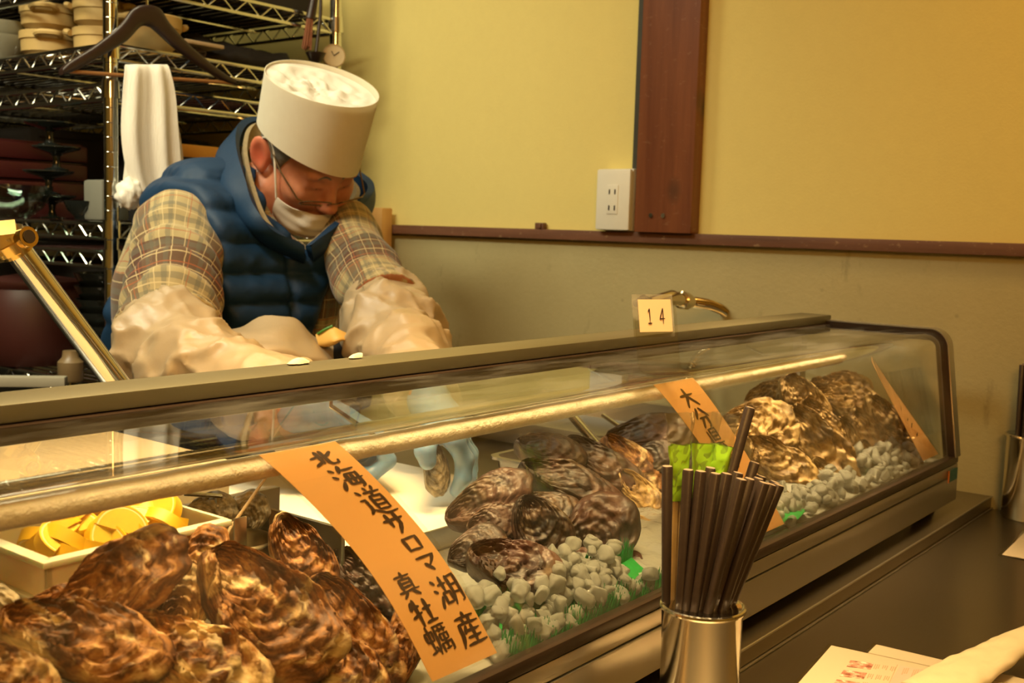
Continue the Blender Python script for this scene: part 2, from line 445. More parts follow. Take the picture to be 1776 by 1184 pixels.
MB().box((-.05, .80, ZK+.0005), (.62, .995, CZ-.212), .01).build('foam_box', plain('white_foam', (.52, .44, .29), .8, 0, .05, 30), label='white foam box on the bench, dimly seen through the top glass at the left', cat='box')

for k, (px, s_, lb) in enumerate(((504, .0085, 'larger of two white shell scraps lying on the rear rail'), (603, .006, 'smaller white shell scrap with a raised tip on the rear rail'))):
    c_ = onZ(px, 630-(px-504)*.1, CZ-.115); m = MB()
    def frag(u, v, s_=s_, k=k):
        a = 2*math.pi*u; r = s_*v*(1+.3*mnoise.noise(Vector((math.cos(a)*2, math.sin(a)*2, k*5))))
        return Vector((r*1.3*math.cos(a), r*.55*math.sin(a), .0006+s_*.5*(1-v*v)+s_*.5*max(0, math.cos(a-.6))*v*v*(k*.9+.2)))
    o = m.grid(frag, 20, 6, True).build('shell_scrap', plain('shell_scrap_white', (.48, .43, .33), .6), thick=.001, angle=180, label=lb, cat='shell scrap'); o.location = (c_.x, .685, CZ-.1146)
# ================================================================== distance-field meshing (for the person and soft goods)
def vlen(a): return np.sqrt((a*a).sum(-1))
def caps(P, a, b, ra, rb=None):
    a = np.array(a, float); b = np.array(b, float); rb = ra if rb is None else rb
    ab = b-a; h = np.clip(((P-a)@ab)/max(ab@ab, 1e-12), 0, 1)
    return vlen(P-a-h[..., None]*ab) - (ra+(rb-ra)*h)
def ell(P, c, r, R=None):
    q = P-np.array(c, float)
    if R is not None: q = q@np.array(R).T
    r = np.array(r, float); k0 = vlen(q/r); k1 = vlen(q/(r*r))
    return k0*(k0-1)/np.maximum(k1, 1e-9)
def smin(a, b, k):
    h = np.clip(.5+.5*(b-a)/k, 0, 1); return b+(a-b)*h - k*h*(1-h)
def smax(a, b, k): return -smin(-a, -b, k)
_lat = np.random.RandomState(5).rand(32, 32, 32)
def vnoise(P, f, seed=0):
    q = P*f + seed*7.31; i = np.floor(q).astype(int); t = q-i; t = t*t*(3-2*t); i &= 31; j = (i+1) & 31
    X0_, Y0_, Z0_ = i[..., 0], i[..., 1], i[..., 2]; X1_, Y1_, Z1_ = j[..., 0], j[..., 1], j[..., 2]
    tx, ty, tz = t[..., 0], t[..., 1], t[..., 2]; L = _lat
    a = L[X0_, Y0_, Z0_]*(1-tx)+L[X1_, Y0_, Z0_]*tx; b = L[X0_, Y1_, Z0_]*(1-tx)+L[X1_, Y1_, Z0_]*tx
    c = L[X0_, Y0_, Z1_]*(1-tx)+L[X1_, Y0_, Z1_]*tx; d = L[X0_, Y1_, Z1_]*(1-tx)+L[X1_, Y1_, Z1_]*tx
    return ((a*(1-ty)+b*ty)*(1-tz) + (c*(1-ty)+d*ty)*tz)*2-1
def sdf_mesh(fn, lo, hi, h, nb=16):
    lo = np.array(lo, float); n = np.ceil((np.array(hi)-lo)/h/nb).astype(int)
    B = np.stack(np.meshgrid(*[np.arange(k) for k in n], indexing='ij'), -1).reshape(-1, 3)
    d = fn(lo + (B+.5)*nb*h); B = B[np.abs(d) < nb*h*1.25]
    N = n*nb+3; m = nb+2
    g = np.stack(np.meshgrid(*[np.arange(m)]*3, indexing='ij'), -1)
    ids = []; pos = []; quads = []
    cid = lambda c: ((c[..., 0]+1)*N[1] + c[..., 1]+1)*N[2] + c[..., 2]+1
    for s in range(0, len(B), 48):
        bb = B[s:s+48]; G = bb[:, None, None, None, :]*nb + g[None]
        D = fn((lo+G*h).reshape(-1, 3)).reshape(G.shape[:-1])
        sg = D < 0
        cs = [(slice(None),)+tuple(slice(o, m-1+o) for o in (a, b, c)) for a in (0, 1) for b in (0, 1) for c in (0, 1)]
        cnt = sum(sg[c].astype(int) for c in cs); act = (cnt > 0) & (cnt < 8)
        w = np.argwhere(act)
        if not len(w): continue
        acc = np.zeros((len(w), 3)); num = np.zeros(len(w))
        cor = np.array([(a, b, c) for a in (0, 1) for b in (0, 1) for c in (0, 1)])
        val = np.stack([D[c][act] for c in cs], 1)
        for i in range(8):
            for ax in range(3):
                if cor[i][ax]: continue
                o = cor[i].copy(); o[ax] = 1; j = o[0]*4+o[1]*2+o[2]
                va, vb = val[:, i], val[:, j]; x = (va < 0) != (vb < 0)
                t = np.where(x, va/np.where(x, va-vb, 1), 0)
                p = np.repeat(cor[i][None].astype(float), len(w), 0); p[:, ax] += t
                acc += np.where(x[:, None], p, 0); num += x
        cell = bb[w[:, 0]]*nb + w[:, 1:]
        ids.append(cid(cell)); pos.append(lo+(cell+acc/num[:, None])*h)
        for ax in range(3):
            a1, a2 = (ax+1) % 3, (ax+2) % 3
            sl0 = [slice(None)]+[slice(1, nb+1)]*3; sl1 = list(sl0); sl1[ax+1] = slice(2, nb+2)
            s0, s1 = sg[tuple(sl0)], sg[tuple(sl1)]
            w2 = np.argwhere(s0 != s1)
            if not len(w2): continue
            e = bb[w2[:, 0]]*nb + w2[:, 1:] + 1
            flip = s0[s0 != s1]
            u1 = np.zeros(3, int); u1[a1] = 1; u2 = np.zeros(3, int); u2[a2] = 1
            q = np.stack([cid(e-u1-u2), cid(e-u2), cid(e), cid(e-u1)], 1)
            q[~flip] = q[~flip][:, ::-1]; quads.append(q)
    ids = np.concatenate(ids); pos = np.concatenate(pos); quads = np.concatenate(quads)
    u, first = np.unique(ids, return_index=True); V = pos[first]
    k = np.searchsorted(u, quads); k = np.minimum(k, len(u)-1); ok = (u[k] == quads).all(1)
    return V, k[ok]
def sdf_obj(name, fn, lo, hi, h, m, parent=None, smooth=2, attrs=None, **k):
    V, Q = sdf_mesh(fn, lo, hi, h)
    me = bpy.data.meshes.new(name)
    me.vertices.add(len(V)); me.vertices.foreach_set('co', V.ravel())
    me.loops.add(Q.size); me.loops.foreach_set('vertex_index', Q.ravel().astype(np.int32))
    me.polygons.add(len(Q)); me.polygons.foreach_set('loop_start', np.arange(0, Q.size, 4, dtype=np.int32)); me.polygons.foreach_set('loop_total', np.full(len(Q), 4, np.int32))
    me.update(); me.validate()
    if smooth:
        bm = bmesh.new(); bm.from_mesh(me)
        for _ in range(smooth): bmesh.ops.smooth_vert(bm, verts=bm.verts[:], factor=.5, use_axis_x=True, use_axis_y=True, use_axis_z=True)
        bm.to_mesh(me); bm.free()
    me.polygons.foreach_set('use_smooth', np.ones(len(me.polygons), bool))
    me.materials.append(m)
    if attrs:
        V2 = np.zeros(len(me.vertices)*3); me.vertices.foreach_get('co', V2); V2 = V2.reshape(-1, 3)
        for an, af in attrs.items():
            a = me.attributes.new(an, 'FLOAT', 'POINT'); a.data.foreach_set('value', np.asarray(af(V2), np.float32))
    o = bpy.data.objects.new(name, me); COL.objects.link(o)
    if parent: o.parent = parent; o.matrix_parent_inverse = Matrix.Translation(-parent.location)
    return setp(o, **k)

# ================================================================== the person
A = lambda v: np.array(v, float)
HS = .93
HC = A((1.344, 1.525, .120))*HS + A((0, 0, CZ))
_az, _p, _ro = math.radians(262.96), math.radians(42.0), math.radians(8.66)
hF = A((math.cos(_az)*math.cos(_p), math.sin(_az)*math.cos(_p), -math.sin(_p)))
_U = A((math.cos(_az)*math.sin(_p), math.sin(_az)*math.sin(_p), math.cos(_p)))
_L = np.cross(_U, hF); hL = _L*math.cos(_ro)+_U*math.sin(_ro); hU = _U*math.cos(_ro)-_L*math.sin(_ro)
hR = np.stack([hF, hL, hU])
def toH(P): return ((P-HC)@hR.T)/HS
def H2W(f, l, u): return HC + HS*(f*hF+l*hL+u*hU)

def head_core(q):
    d = ell(q, (-.004, 0, .035), (.098, .077, .088))
    d = smin(d, ell(q, (.028, 0, -.04), (.064, .060, .080)), .03)
    d = smin(d, ell(q, (.067, 0, -.098), (.024, .028, .020)), .03)
    for s in (-1, 1):
        d = smin(d, ell(q, (.058, s*.042, -.022), (.030, .024, .026)), .02)
        d = smin(d, caps(q, (.020, s*.058, -.055), (.060, s*.030, -.098), .016, .014), .03)
    return d
def head(q):
    d = head_core(q)
    d = smin(d, caps(q, (.083, -.036, .030), (.083, .036, .030), .013), .018)
    for s in (-1, 1):
        d = smax(d, -ell(q, (.102, s*.032, .010), (.016, .018, .012)), .012)
        d = smin(d, ell(q, (.0785, s*.031, .009), (.0135, .016, .012)), .006)
        d = smin(d, caps(q, (.0905, s*.019, .0035), (.083, s*.043, .004), .0028), .004)
        d = smin(d, ell(q, (.098, s*.0125, -.033), (.0105, .0080, .0080)), .008)
        # nasolabial fold
        d = smax(d, -caps(q, (.099, s*.026, -.036), (.086, s*.040, -.066), .0045), .008)
    d = smin(d, caps(q, (.089, 0, .022), (.107, 0, -.026), .0080, .0108), .012)
    d = smin(d, ell(q, (.1085, 0, -.030), (.0105, .0118, .0100)), .008)
    d = smin(d, caps(q, (.089, -.018, -.066), (.089, .018, -.066), .0075), .01)
    d = smin(d, caps(q, (.086, -.016, -.078), (.086, .016, -.078), .0080), .01)
    for s in (-1, 1):
        Re = np.array([[math.cos(.25), 0, math.sin(.25)], [0, 1, 0], [-math.sin(.25), 0, math.cos(.25)]])
        ea = -.55*s; Re = Re @ np.array([[math.cos(ea), -math.sin(ea), 0], [math.sin(ea), math.cos(ea), 0], [0, 0, 1]]).T
        e = ell(q, (-.014, s*.087, -.002), (.021, .0095, .034), Re)
        e = smax(e, -ell(q, (-.008, s*.0955, .002), (.013, .0075, .023), Re), .005)
        e = smin(e, ell(q, (-.004, s*.083, -.026), (.009, .006, .010)), .006)
        d = smin(d, e, .008)
    return d
# joints
nape = A((1.150, 1.545, CZ+.040))
shR = A(onY(306, 402, 1.44)); shL = A(onY(606, 402, 1.385))
elR = A(onY(288, 612, 1.25)); elL = A(onY(680, 568, 1.14))
wrR = A(onY(512, 706, .95)); wrL = A(onY(742, 690, .905))
chestR, chestL = A((1.055, 1.475, 1.235)), A((1.225, 1.47, 1.235))
chinC = H2W(.055, 0, -.105)
def torso(P):
    d = caps(P, chestR, chestL, .100)
    d = smin(d, caps(P, shR*.86+nape*.14+A((0, 0, -.01)), nape+A((0, 0, -.05)), .052, .07), .06)
    d = smin(d, caps(P, shL*.86+nape*.14+A((0, 0, -.01)), nape+A((0, 0, -.05)), .052, .07), .06)
    d = smin(d, caps(P, (1.085, 1.50, 1.10), (1.185, 1.50, 1.10), .108), .10)
    d = smin(d, caps(P, (1.045, 1.53, .95), (1.195, 1.53, .95), .115), .08)
    return d
def legs(P):
    d = caps(P, (1.045, 1.53, .90), (1.03, 1.50, .50), .085, .06)
    d = smin(d, caps(P, (1.03, 1.50, .50), (1.03, 1.53, .09), .058, .042), .03)
    d = smin(d, caps(P, (1.03, 1.53, .05), (1.02, 1.38, .035), .045, .035), .03)
    e = caps(P, (1.195, 1.53, .90), (1.21, 1.50, .50), .085, .06)
    e = smin(e, caps(P, (1.21, 1.50, .50), (1.21, 1.53, .09), .058, .042), .03)
    e = smin(e, caps(P, (1.21, 1.53, .05), (1.22, 1.38, .035), .045, .035), .03)
    return np.minimum(d, e)
def arm(P, s, e, w):
    d = caps(P, s, e, .043, .036)
    return smin(d, smin(caps(P, e, e+(w-e)*.35, .036, .037), caps(P, e+(w-e)*.35, w, .037, .025), .02), .02)
# hands: chains of (points, radii); the left one grips a shell, the right one is a loose fist
CAMR, CAMU, CAMF = A(RT), A(UP), A(FW)
def hand_sdf(P, palm, fingers):
    d = None
    for a, b, ra, rb in palm:
        c = caps(P, a, b, ra, rb); d = c if d is None else smin(d, c, .012)
    for ch, rs in fingers:
        f = None
        for i in range(len(ch)-1):
            c = caps(P, ch[i], ch[i+1], rs[i], rs[i+1]); f = c if f is None else smin(f, c, .003)
        d = smin(d, f, .004)
    return d
def W(px, py, Y): return A(onY(px, py, Y))
shell_c = W(762, 822, .80)
kL = [W(788, 764, .775), W(793, 762, .795), W(797, 760, .815), W(799, 760, .835)]       # knuckles, index to little
def fing(k, mid, pip, tip, r): return ([k, mid, pip, tip], [r*1.05, r, r*.93, r*.78])
LF = [fing(kL[0], W(806, 796, .772), W(803, 829, .772), W(793, 850, .778), .0088),
      fing(kL[1], W(812, 792, .792), W(812, 824, .79), W(801, 842, .79), .0090),
      fing(kL[2], W(814, 786, .815), W(814, 814, .812), W(803, 832, .808), .0086),
      fing(kL[3], W(812, 780, .837), W(811, 802, .834), W(802, 818, .828), .0076)]
thL = ([W(760, 742, .835), W(742, 760, .80), W(737, 782, .785), W(741, 800, .782)], [.013, .0105, .0098, .0080])
LH = ([(wrL, W(768, 735, .85), .026, .020), (W(766, 730, .855), kL[0], .017, .0105), (W(768, 728, .86), kL[1], .017, .0105), (W(770, 726, .865), kL[2], .017, .0105), (W(772, 724, .87), kL[3], .016, .0100), (W(764, 735, .85), thL[0][0], .017, .014)], LF+[thL])
pR = wrR + (A((.965, .86, CZ-.235))-wrR)*.0
dR = A((.80, -.42, -.42)); dR /= np.linalg.norm(dR)
nR = np.cross(dR, A((0, 0, 1))); nR /= np.linalg.norm(nR); uR = np.cross(nR, dR)
palmR = wrR + dR*.055
kR = [wrR + dR*.088 + nR*o + uR*.008 for o in (-.030, -.010, .010, .028)]
RF = [fing(k, k+dR*.030-uR*.020, k+dR*.018-uR*.044, k-dR*.004-uR*.048, r) for k, r in zip(kR, (.0088, .0092, .0088, .0078))]
thR = ([wrR+dR*.03-nR*.026, wrR+dR*.055-nR*.045-uR*.014, wrR+dR*.080-nR*.040-uR*.030, wrR+dR*.098-nR*.026-uR*.036], [.015, .0112, .0102, .0085])
RH = ([(wrR, palmR, .027, .022)] + [(wrR+dR*.02+nR*o*.6, k, .018, .0108) for o, k in zip((-.030, -.010, .010, .028), kR)] + [(wrR+dR*.015, thR[0][0], .018, .015)], RF+[thR])
def body(P):
    d = head(toH(P))*HS
    tb = smax(torso(P), -ell(P, chinC, (.10, .10, .10)), .02)
    tb = smin(tb, caps(P, nape+A((0, .01, -.06)), H2W(-.020, 0, -.055), .058, .052), .02)
    d = smin(d, tb, .012); d = smin(d, legs(P), .04)
    d = smin(d, arm(P, shR, elR, wrR), .03); d = smin(d, arm(P, shL, elL, wrL), .03)
    d = smin(d, hand_sdf(P, *LH), .008); d = smin(d, hand_sdf(P, *RH), .008)
    return d
t = NT('skin'); v = t.coords(); nz = t.noise(v, 28, 5, .6); n2 = t.noise(v, 9, 3)
c = t.mix(t.ramp(nz, [(.35, (0, 0, 0)), (.7, (1, 1, 1))]), (.50, .20, .105), (.64, .30, .165))
c = t.mix(t.math('MULTIPLY', n2, .35), c, (.55, .15, .08))
c = t.mix(t.math('MULTIPLY', t.node('ShaderNodeAttribute', attribute_name='flush_glow').outputs['Fac'], .75), c, (.62, .11, .06))
t.bsdf(c, .48, 0, t.bump(t.noise(v, 420, 3), .15, .0006), Subsurface_Weight=.25, Subsurface_Radius=(.012, .004, .002), Subsurface_Scale=1.0); M['skin'] = t.m
man = empty('person', (1.12, 1.50, 0), label='person in white paper hat, face mask and blue vest opening oysters', cat='person')
def flush_glow(P):  # natural redness plus backlit ear glow, both put into the skin colour
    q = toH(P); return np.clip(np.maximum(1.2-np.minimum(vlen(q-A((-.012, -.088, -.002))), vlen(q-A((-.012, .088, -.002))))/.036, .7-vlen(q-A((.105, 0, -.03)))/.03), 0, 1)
sdf_obj('body', body, (.70, .70, -.01), (1.50, 1.72, 1.66), .0036, M['skin'], man, 1, {'flush_glow': flush_glow})

# ---- hair: short grey, showing below the hat
def hair(P):
    q = toH(P); n = vnoise(P, 260)*.0012
    d = ell(q, (-.008, 0, .036), (.101, .0815, .090)) - .002 + n*1.5
    d = np.maximum(d, -(ell(q, (-.004, 0, .035), (.094, .072, .084))))
    d = np.maximum(d, q[..., 2]-.085)
    # keeps off the face and the ears; short sideburn before the ear
    d = np.maximum(d, q[..., 0]-.030-np.maximum(0, q[..., 2])*.45)
    d = np.maximum(d, -(q[..., 2]+.045+np.clip(-q[..., 0]*.25, -.02, .02)))
    for s in (-1, 1): d = np.maximum(d, -ell(q, (-.012, s*.086, -.008), (.021, .022, .033)))
    return d*HS
M['hair'] = plain('grey_hair', (.16, .145, .12), .6, 0, .5, 300, .5, 500)
sdf_obj('hair', hair, HC-.16, HC+.16, .003, M['hair'], man, 1, label='short grey hair')

# ---- clothes
# plaid sleeves
def axial(a, b):
    ax = b-a; L = np.linalg.norm(ax); ax = ax/L; r0 = np.cross(ax, A((0, 1, .2))); r0 /= np.linalg.norm(r0); r1 = np.cross(ax, r0)
    return (lambda P: (P-a)@ax), (lambda P: np.arctan2((P-a)@r1, (P-a)@r0)*.075)
def plaid():
    t = NT('plaid_flannel')
    a = t.node('ShaderNodeAttribute', attribute_name='along').outputs['Fac']; r = t.node('ShaderNodeAttribute', attribute_name='around').outputs['Fac']
    nz = t.noise(t.coords(), 30, 3); wob = t.math('MULTIPLY_ADD', nz, .006, -.003)
    a = t.math('ADD', a, wob); r = t.math('ADD', r, wob)
    def band(x, per, lo, hi):
        f = t.math('FRACT', t.math('DIVIDE', x, per))
        return t.math('MULTIPLY', t.math('GREATER_THAN', f, lo), t.math('LESS_THAN', f, hi))
    cream = (.40, .315, .15)
    c = t.mix(t.noise(t.coords(), 60, 4), tuple(x*.85 for x in cream), tuple(x*1.1 for x in cream))
    brown = (.085, .032, .020)
    c = t.mix(t.math('MULTIPLY', band(r, .156, .0, .26), .72), c, brown)
    c = t.mix(t.math('MULTIPLY', band(a, 1.0, .190, .262), .85), c, brown)
    for x, lo in ((a, .10), (a, .36), (r, .48), (r, .80)):
        c = t.mix(t.math('MULTIPLY', band(x, .078 if x is r else .092, lo, lo+.10), .55), c, (.13, .125, .085))
    for x, lo in ((a, .26), (a, .80), (r, .42), (r, .70), (a, .56), (r, .15)):
        c = t.mix(t.math('MULTIPLY', band(x, .078 if x is r else .092, lo, lo+.022), .75), c, (.58, .46, .24))
    for x, lo in ((a, .90), (r, .07), (a, .72)):
        c = t.mix(t.math('MULTIPLY', band(x, .078 if x is r else .092, lo, lo+.02), .8), c, (.36, .11, .04))
    t.bsdf(c, .9, 0, t.bump(t.noise(t.coords(), 500, 3), .4, .001), Sheen_Weight=.15); return t.m
M['plaid'] = plaid()
def vest_f(P):
    z = P[..., 2]
    d = torso(P)-.022
    ph = (z + .10*(P[..., 1]-1.4)*0 + .006*vnoise(P, 9))/.047
    puff = np.abs(np.sin(np.pi*ph)); d = d - .010*puff**.7 - .004*vnoise(P, 22) - .002*vnoise(P, 60)
    x = P[..., 0]-1.135-(P[..., 2]-1.25)*.0
    front = np.clip((1.40-P[..., 1])/.06, 0, 1)
    d = d + .010*front*np.exp(-((x-.02)/.007)**2)
    d = np.maximum(d, 1.0-z); d = smax(d, .965+.058*np.clip((z-1.19)/.07, 0, 1)-P[..., 0], .02)
    for s, e in ((shR, elR), (shL, elL)):
        dirn = e-s; dirn /= np.linalg.norm(dirn)
        out = A((-1, 0, 0)) if s is shR else A((1, 0, 0))
        nrm = out*.80+dirn*.55; nrm /= np.linalg.norm(nrm)
        d = smax(d, (P-(s+out*(.032 if s is shR else -.012)))@nrm, .012)
    # neck opening
    d = smax(d, -caps(P, nape+A((.01, -.015, -.03)), H2W(.060, 0, -.125), .066, .098), .012)
    d = smax(d, -ell(P, chinC, (.115, .115, .115)), .012)
    return d
t = NT('navy_nylon'); v = t.coords(); nz = t.noise(v, 12, 4)
t.bsdf(t.mix(nz, (.0050, .026, .068), (.0075, .036, .090)), .6, 0, t.bump(t.noise(v, 90, 4, .6), .25, .002), Specular_IOR_Level=.35, Sheen_Weight=.0, Sheen_Roughness=.5, Sheen_Tint=(.40, .62, .90, 1)); M['navy'] = t.m
vest = sdf_obj('quilted_vest', vest_f, (.85, 1.22, .98), (1.45, 1.70, 1.50), .0042, M['navy'], man, 1, label='navy blue quilted vest')

sdf_obj('shirt', lambda P: smax(smax(smax(torso(P), -ell(P, chinC, (.105, .105, .105)), .01)-.010-.003*vnoise(P, 20), 1.02-P[..., 2], .01), -caps(P, nape+A((.01, -.015, -.03)), H2W(.055, 0, -.12), .060, .092), .01)*1.0, (.85, 1.22, 1.0), (1.45, 1.70, 1.48), .005, M['plaid'], man, 1, {'along': lambda P: P[:, 2], 'around': lambda P: P[:, 0]+1}, label='brown and cream plaid shirt')
# standing collar: a puffy band round the neck, open at the front
def collar_pts():
    low = [W(530, 452, 1.345), W(455, 415, 1.365), W(395, 352, 1.43), W(380, 290, 1.53), W(425, 250, 1.63), W(520, 250, 1.64), W(600, 330, 1.54), W(632, 382, 1.46), W(600, 420, 1.40), W(540, 452, 1.35)]
    top = [W(524, 426, 1.325), W(460, 384, 1.335), W(428, 318, 1.40), W(412, 240, 1.53), W(438, 206, 1.635), W(520, 215, 1.65), W(602, 285, 1.54), W(644, 326, 1.42), W(586, 384, 1.35), W(534, 426, 1.328)]
    return smoothpts(low, 8), smoothpts(top, 8)
cl, ct = collar_pts()
cm = MB(); nC = len(cl)
def cfn(u, v):
    i = min(int(u*(nC-1)+.5), nC-1); a, b = cl[i], ct[i]; p = a.lerp(b, v)
    outw = (p - Vector(HC-A((0, 0, .12)))); outw.z = 0; outw.normalize()
    return p + outw*(.010*math.sin(math.pi*v) + .004*math.sin(u*60)*math.sin(math.pi*v))
cm.grid(cfn, nC, 9); co = at(man, cm, 'collar', M['navy'], thick=.012)
md = co.modifiers.new('round', 'SUBSURF'); md.levels = 1; md.render_levels = 1
# fleece-edged shirt collar just inside it
M['fleece'] = plain('beige_fleece', (.30, .23, .125), .9, 0, .4, 120, .8, 300)
nc = Vector(H2W(-.01, 0, -.10))
def fleece(u, v):
    i = min(int(u*(nC-1)+.5), nC-1); a, b = cl[i], ct[i]; p = a.lerp(b, .25+.68*v)
    d = nc-p; d.z = 0
    return p + d*(.16+.10*(1-v)) + Vector((0, 0, -.004))
fm = MB().grid(fleece, nC, 6)
at(man, fm, 'shirt_collar', M['fleece'], thick=.007)

def sleeve(s, e, tin, rs, re, seed, out):
    ax = (e-s)/np.linalg.norm(e-s); L = np.linalg.norm(e-s)
    def f(P):
        u = (P-s)@ax
        d = caps(P, s, e, rs, re)
        fold = np.sin((u*1.0 + ((P-s)@out)*.9 + .03*vnoise(P, 9, seed))*85)
        d = d - .0055*fold*np.clip(u/.05, 0, 1) - .006*vnoise(P, 16, seed) - .002*vnoise(P, 45, seed)
        d = d - .006*np.exp(-((u-L*tin)/.010)**2)          # rolled hem
        d = smax(d, u-L*tin, .006); d = smax(d, -u-.075, .01)
        return np.maximum(d, -caps(P, s, e, rs-.012, re-.010) if False else d)
    return f
for side, s, e, tin, rs, re, out, seed in (('R', shR, elR, .85, .060, .064, A((-.3, -.8, .5)), 1), ('L', shL, elL, .82, .053, .054, A((.6, .3, .7)), 4)):
    fa, fr_ = axial(s, e)
    lo = np.minimum(s, e)-.12; hi = np.maximum(s, e)+.12
    sdf_obj('plaid_sleeve', sleeve(s, e, tin, rs, re, seed, out), lo, hi, .0038, M['plaid'], man, 1,
            {'along': (lambda P, fa=fa: fa(P)+.085), 'around': (lambda P, f2=fr_: f2(P)+1.0)}, label='brown and cream plaid shirt sleeve')
# white vinyl sleeve covers from above the elbow to the wrist
def cover(s, e, w, tin, r0, r1, r2, seed):
    ax = (e-s)/np.linalg.norm(e-s); L = np.linalg.norm(e-s); aw = (w-e)/np.linalg.norm(w-e); Lw = np.linalg.norm(w-e)
    st = s+ax*L*tin
    def f(P):
        d = smin(caps(P, st, e, r0, r1), caps(P, e, w, r1*1.02, r2), .03)
        u = (P-e)@aw; ua = (P-st)@ax
        d = d - .007*np.sin(u*70+4*vnoise(P, 11, seed))*np.clip(1-np.abs(u-.02)/.2, 0, 1)
        n = vnoise(P, 13, seed); d = d - .007*n - .010*(1-np.abs(vnoise(P*A((1, 1, 1.6)), 17, seed+2)))**2 - .006*(1-np.abs(vnoise(P*A((1.5, 1, 1)), 33, seed+4)))**3 - .0015*vnoise(P, 70, seed)
        d = smax(d, u-Lw*1.02, .006)
        return smax(d, -ua-.004, .006)
    return f
t = NT('white_vinyl'); v = t.coords()
t.bsdf(t.mix(t.noise(v, 8, 3), (.35, .265, .16), (.45, .35, .215)), .38, 0, t.bump(t.noise(v, 40, 4), .25, .003), Subsurface_Weight=.15, Subsurface_Radius=(.01, .007, .004)); M['vinyl'] = t.m
for s, e, w, tin, r0, r1, r2, seed in ((shR, elR, wrR, .78, .057, .058, .042, 2), (shL, elL, wrL, .72, .046, .054, .040, 6)):
    P3 = np.stack([s, e, w]); sdf_obj('sleeve_cover', cover(s, e, w, tin, r0, r1, r2, seed), P3.min(0)-.12, P3.max(0)+.12, .0042, M['vinyl'], man, 1, label='white vinyl sleeve cover')
# gloves
M['glove'] = plain('blue_glove', (.16, .29, .46), .35, 0, .1, 30, .2, 120, Subsurface_Weight=.2)
for (pl, fg), w in ((LH, wrL), (RH, wrR)):
    pts = np.array([p for ch, _ in fg for p in ch]+[w])
    k0 = pl[0][1]-w; k0 = k0/np.linalg.norm(k0)
    sdf_obj('glove', (lambda P, pl=pl, fg=fg, w=w, k0=k0: np.maximum(hand_sdf(P, pl, fg)-.0016-.0006*vnoise(P, 90), -((P-w)@k0)-.02)), pts.min(0)-.05, pts.max(0)+.05, .0022, M['glove'], man, 1, label='blue rubber glove')
# trousers (behind the bench)
M['trousers'] = plain('dark_trousers', (.03, .03, .035), .8)
sdf_obj('trousers', lambda P: np.maximum(np.maximum(smin(legs(P), caps(P, (1.045, 1.53, .95), (1.195, 1.53, .95), .115), .04)-.012, P[..., 2]-1.02), .09-P[..., 2]), (.85, 1.3, .05), (1.4, 1.72, 1.06), .008, M['trousers'], man, 1)

# ---- paper hat
t = NT('hat_paper'); v = t.coords()
nz = t.noise(v, 60, 4); pc = t.mix(nz, (.84, .78, .62), (.90, .85, .70))
b = t.node('ShaderNodeBsdfDiffuse'); t.link(pc, b.inputs[0]); tl = t.node('ShaderNodeBsdfTranslucent'); t.link(pc, tl.inputs[0])
mx = t.node('ShaderNodeMixShader'); mx.inputs[0].default_value = .28; t.link(b.outputs[0], mx.inputs[1]); t.link(tl.outputs[0], mx.inputs[2]); t.link(mx.outputs[0], t.out.inputs[0]); M['paper'] = t.m
hatC = W(536, 248, 1.392)
_v = hatC-A((0, 0, CZ)); _v /= np.linalg.norm(_v)
hr_ = np.cross(_v, UP); hr_ /= np.linalg.norm(hr_); hu_ = np.cross(hr_, _v)
hatU = .200*hr_+.915*hu_-.36*_v; hatU /= np.linalg.norm(hatU)
hatF = hF - hatU*(hF@hatU); hatF /= np.linalg.norm(hatF); hatL = np.cross(hatU, hatF)
def T2W(f, l, u): return hatC + f*hatF + l*hatL + u*hatU
def hatp(a, v):
    f, l = math.cos(a), math.sin(a); k = 1+.035*v
    s = f*(hatF@hr_) + l*(hatL@hr_); lo = -.004-.019*s
    return Vector(T2W(.095*f*k, .0845*l*k, lo+(.104+.004*s-lo)*v))
hm = MB().grid(lambda u, v: hatp(2*math.pi*u, v), 64, 10, True)
at(man, hm, 'paper_hat', M['paper'], thick=.0012, label='white paper hat band')
def tissue(u, v):
    a = 2*math.pi*u; f, l = math.cos(a)*v, math.sin(a)*v
    n = mnoise.fractal(Vector((f*3.2, l*3.2, 4)), 1, 2, 4)
    return Vector(T2W(.097*f, .086*l, .097 - .010*(1-v)+.004*math.cos(a*5)*v*(1-v) + .011*n*(1-v**4)))
tm = MB().grid(tissue, 64, 24, True)
M['tissue'] = plain('crumpled_tissue', (.78, .74, .63), .8, 0, .05, 60, .5, 90)
at(man, tm, 'hat_top', M['tissue'], angle=180, label='crumpled white tissue top of the hat')

# ---- face mask, straps, glasses
def cast(f, l, u, off):
    """walks from outside the face towards its axis until it is off away"""
    o = A((f, l, u)); c = A((.03, l*.25, max(u, -.10))); d = (c-o)/np.linalg.norm(c-o); p = o.copy()
    for _ in range(60):
        s = float(head(p[None])[0])-off
        if s < 1e-4: break
        p = p+d*s*.8
        if np.linalg.norm(p-o) > np.linalg.norm(c-o)*.95: return c+(o-c)*.3
    return p
def maskp(u, v):
    a = (u-.5)*2; ang = a*1.15
    top = -.047-.006*(1-abs(a)); bot = -.128+.030*abs(a)**1.5
    uu = top+(bot-top)*v
    p = cast(.03+.14*math.cos(ang), .15*math.sin(ang), uu, .006+.004*math.sin(math.pi*v)+.0012*math.sin(v*22)*(1-abs(a)))
    return Vector(H2W(*p))
mk = MB().grid(maskp, 33, 17)
M['mask'] = plain('mask_fabric', (.80, .74, .63), .85, 0, .04, 60, .2, 400)
at(man, mk, 'face_mask', M['mask'], thick=.0014, angle=180, label='white face mask worn below the nose')
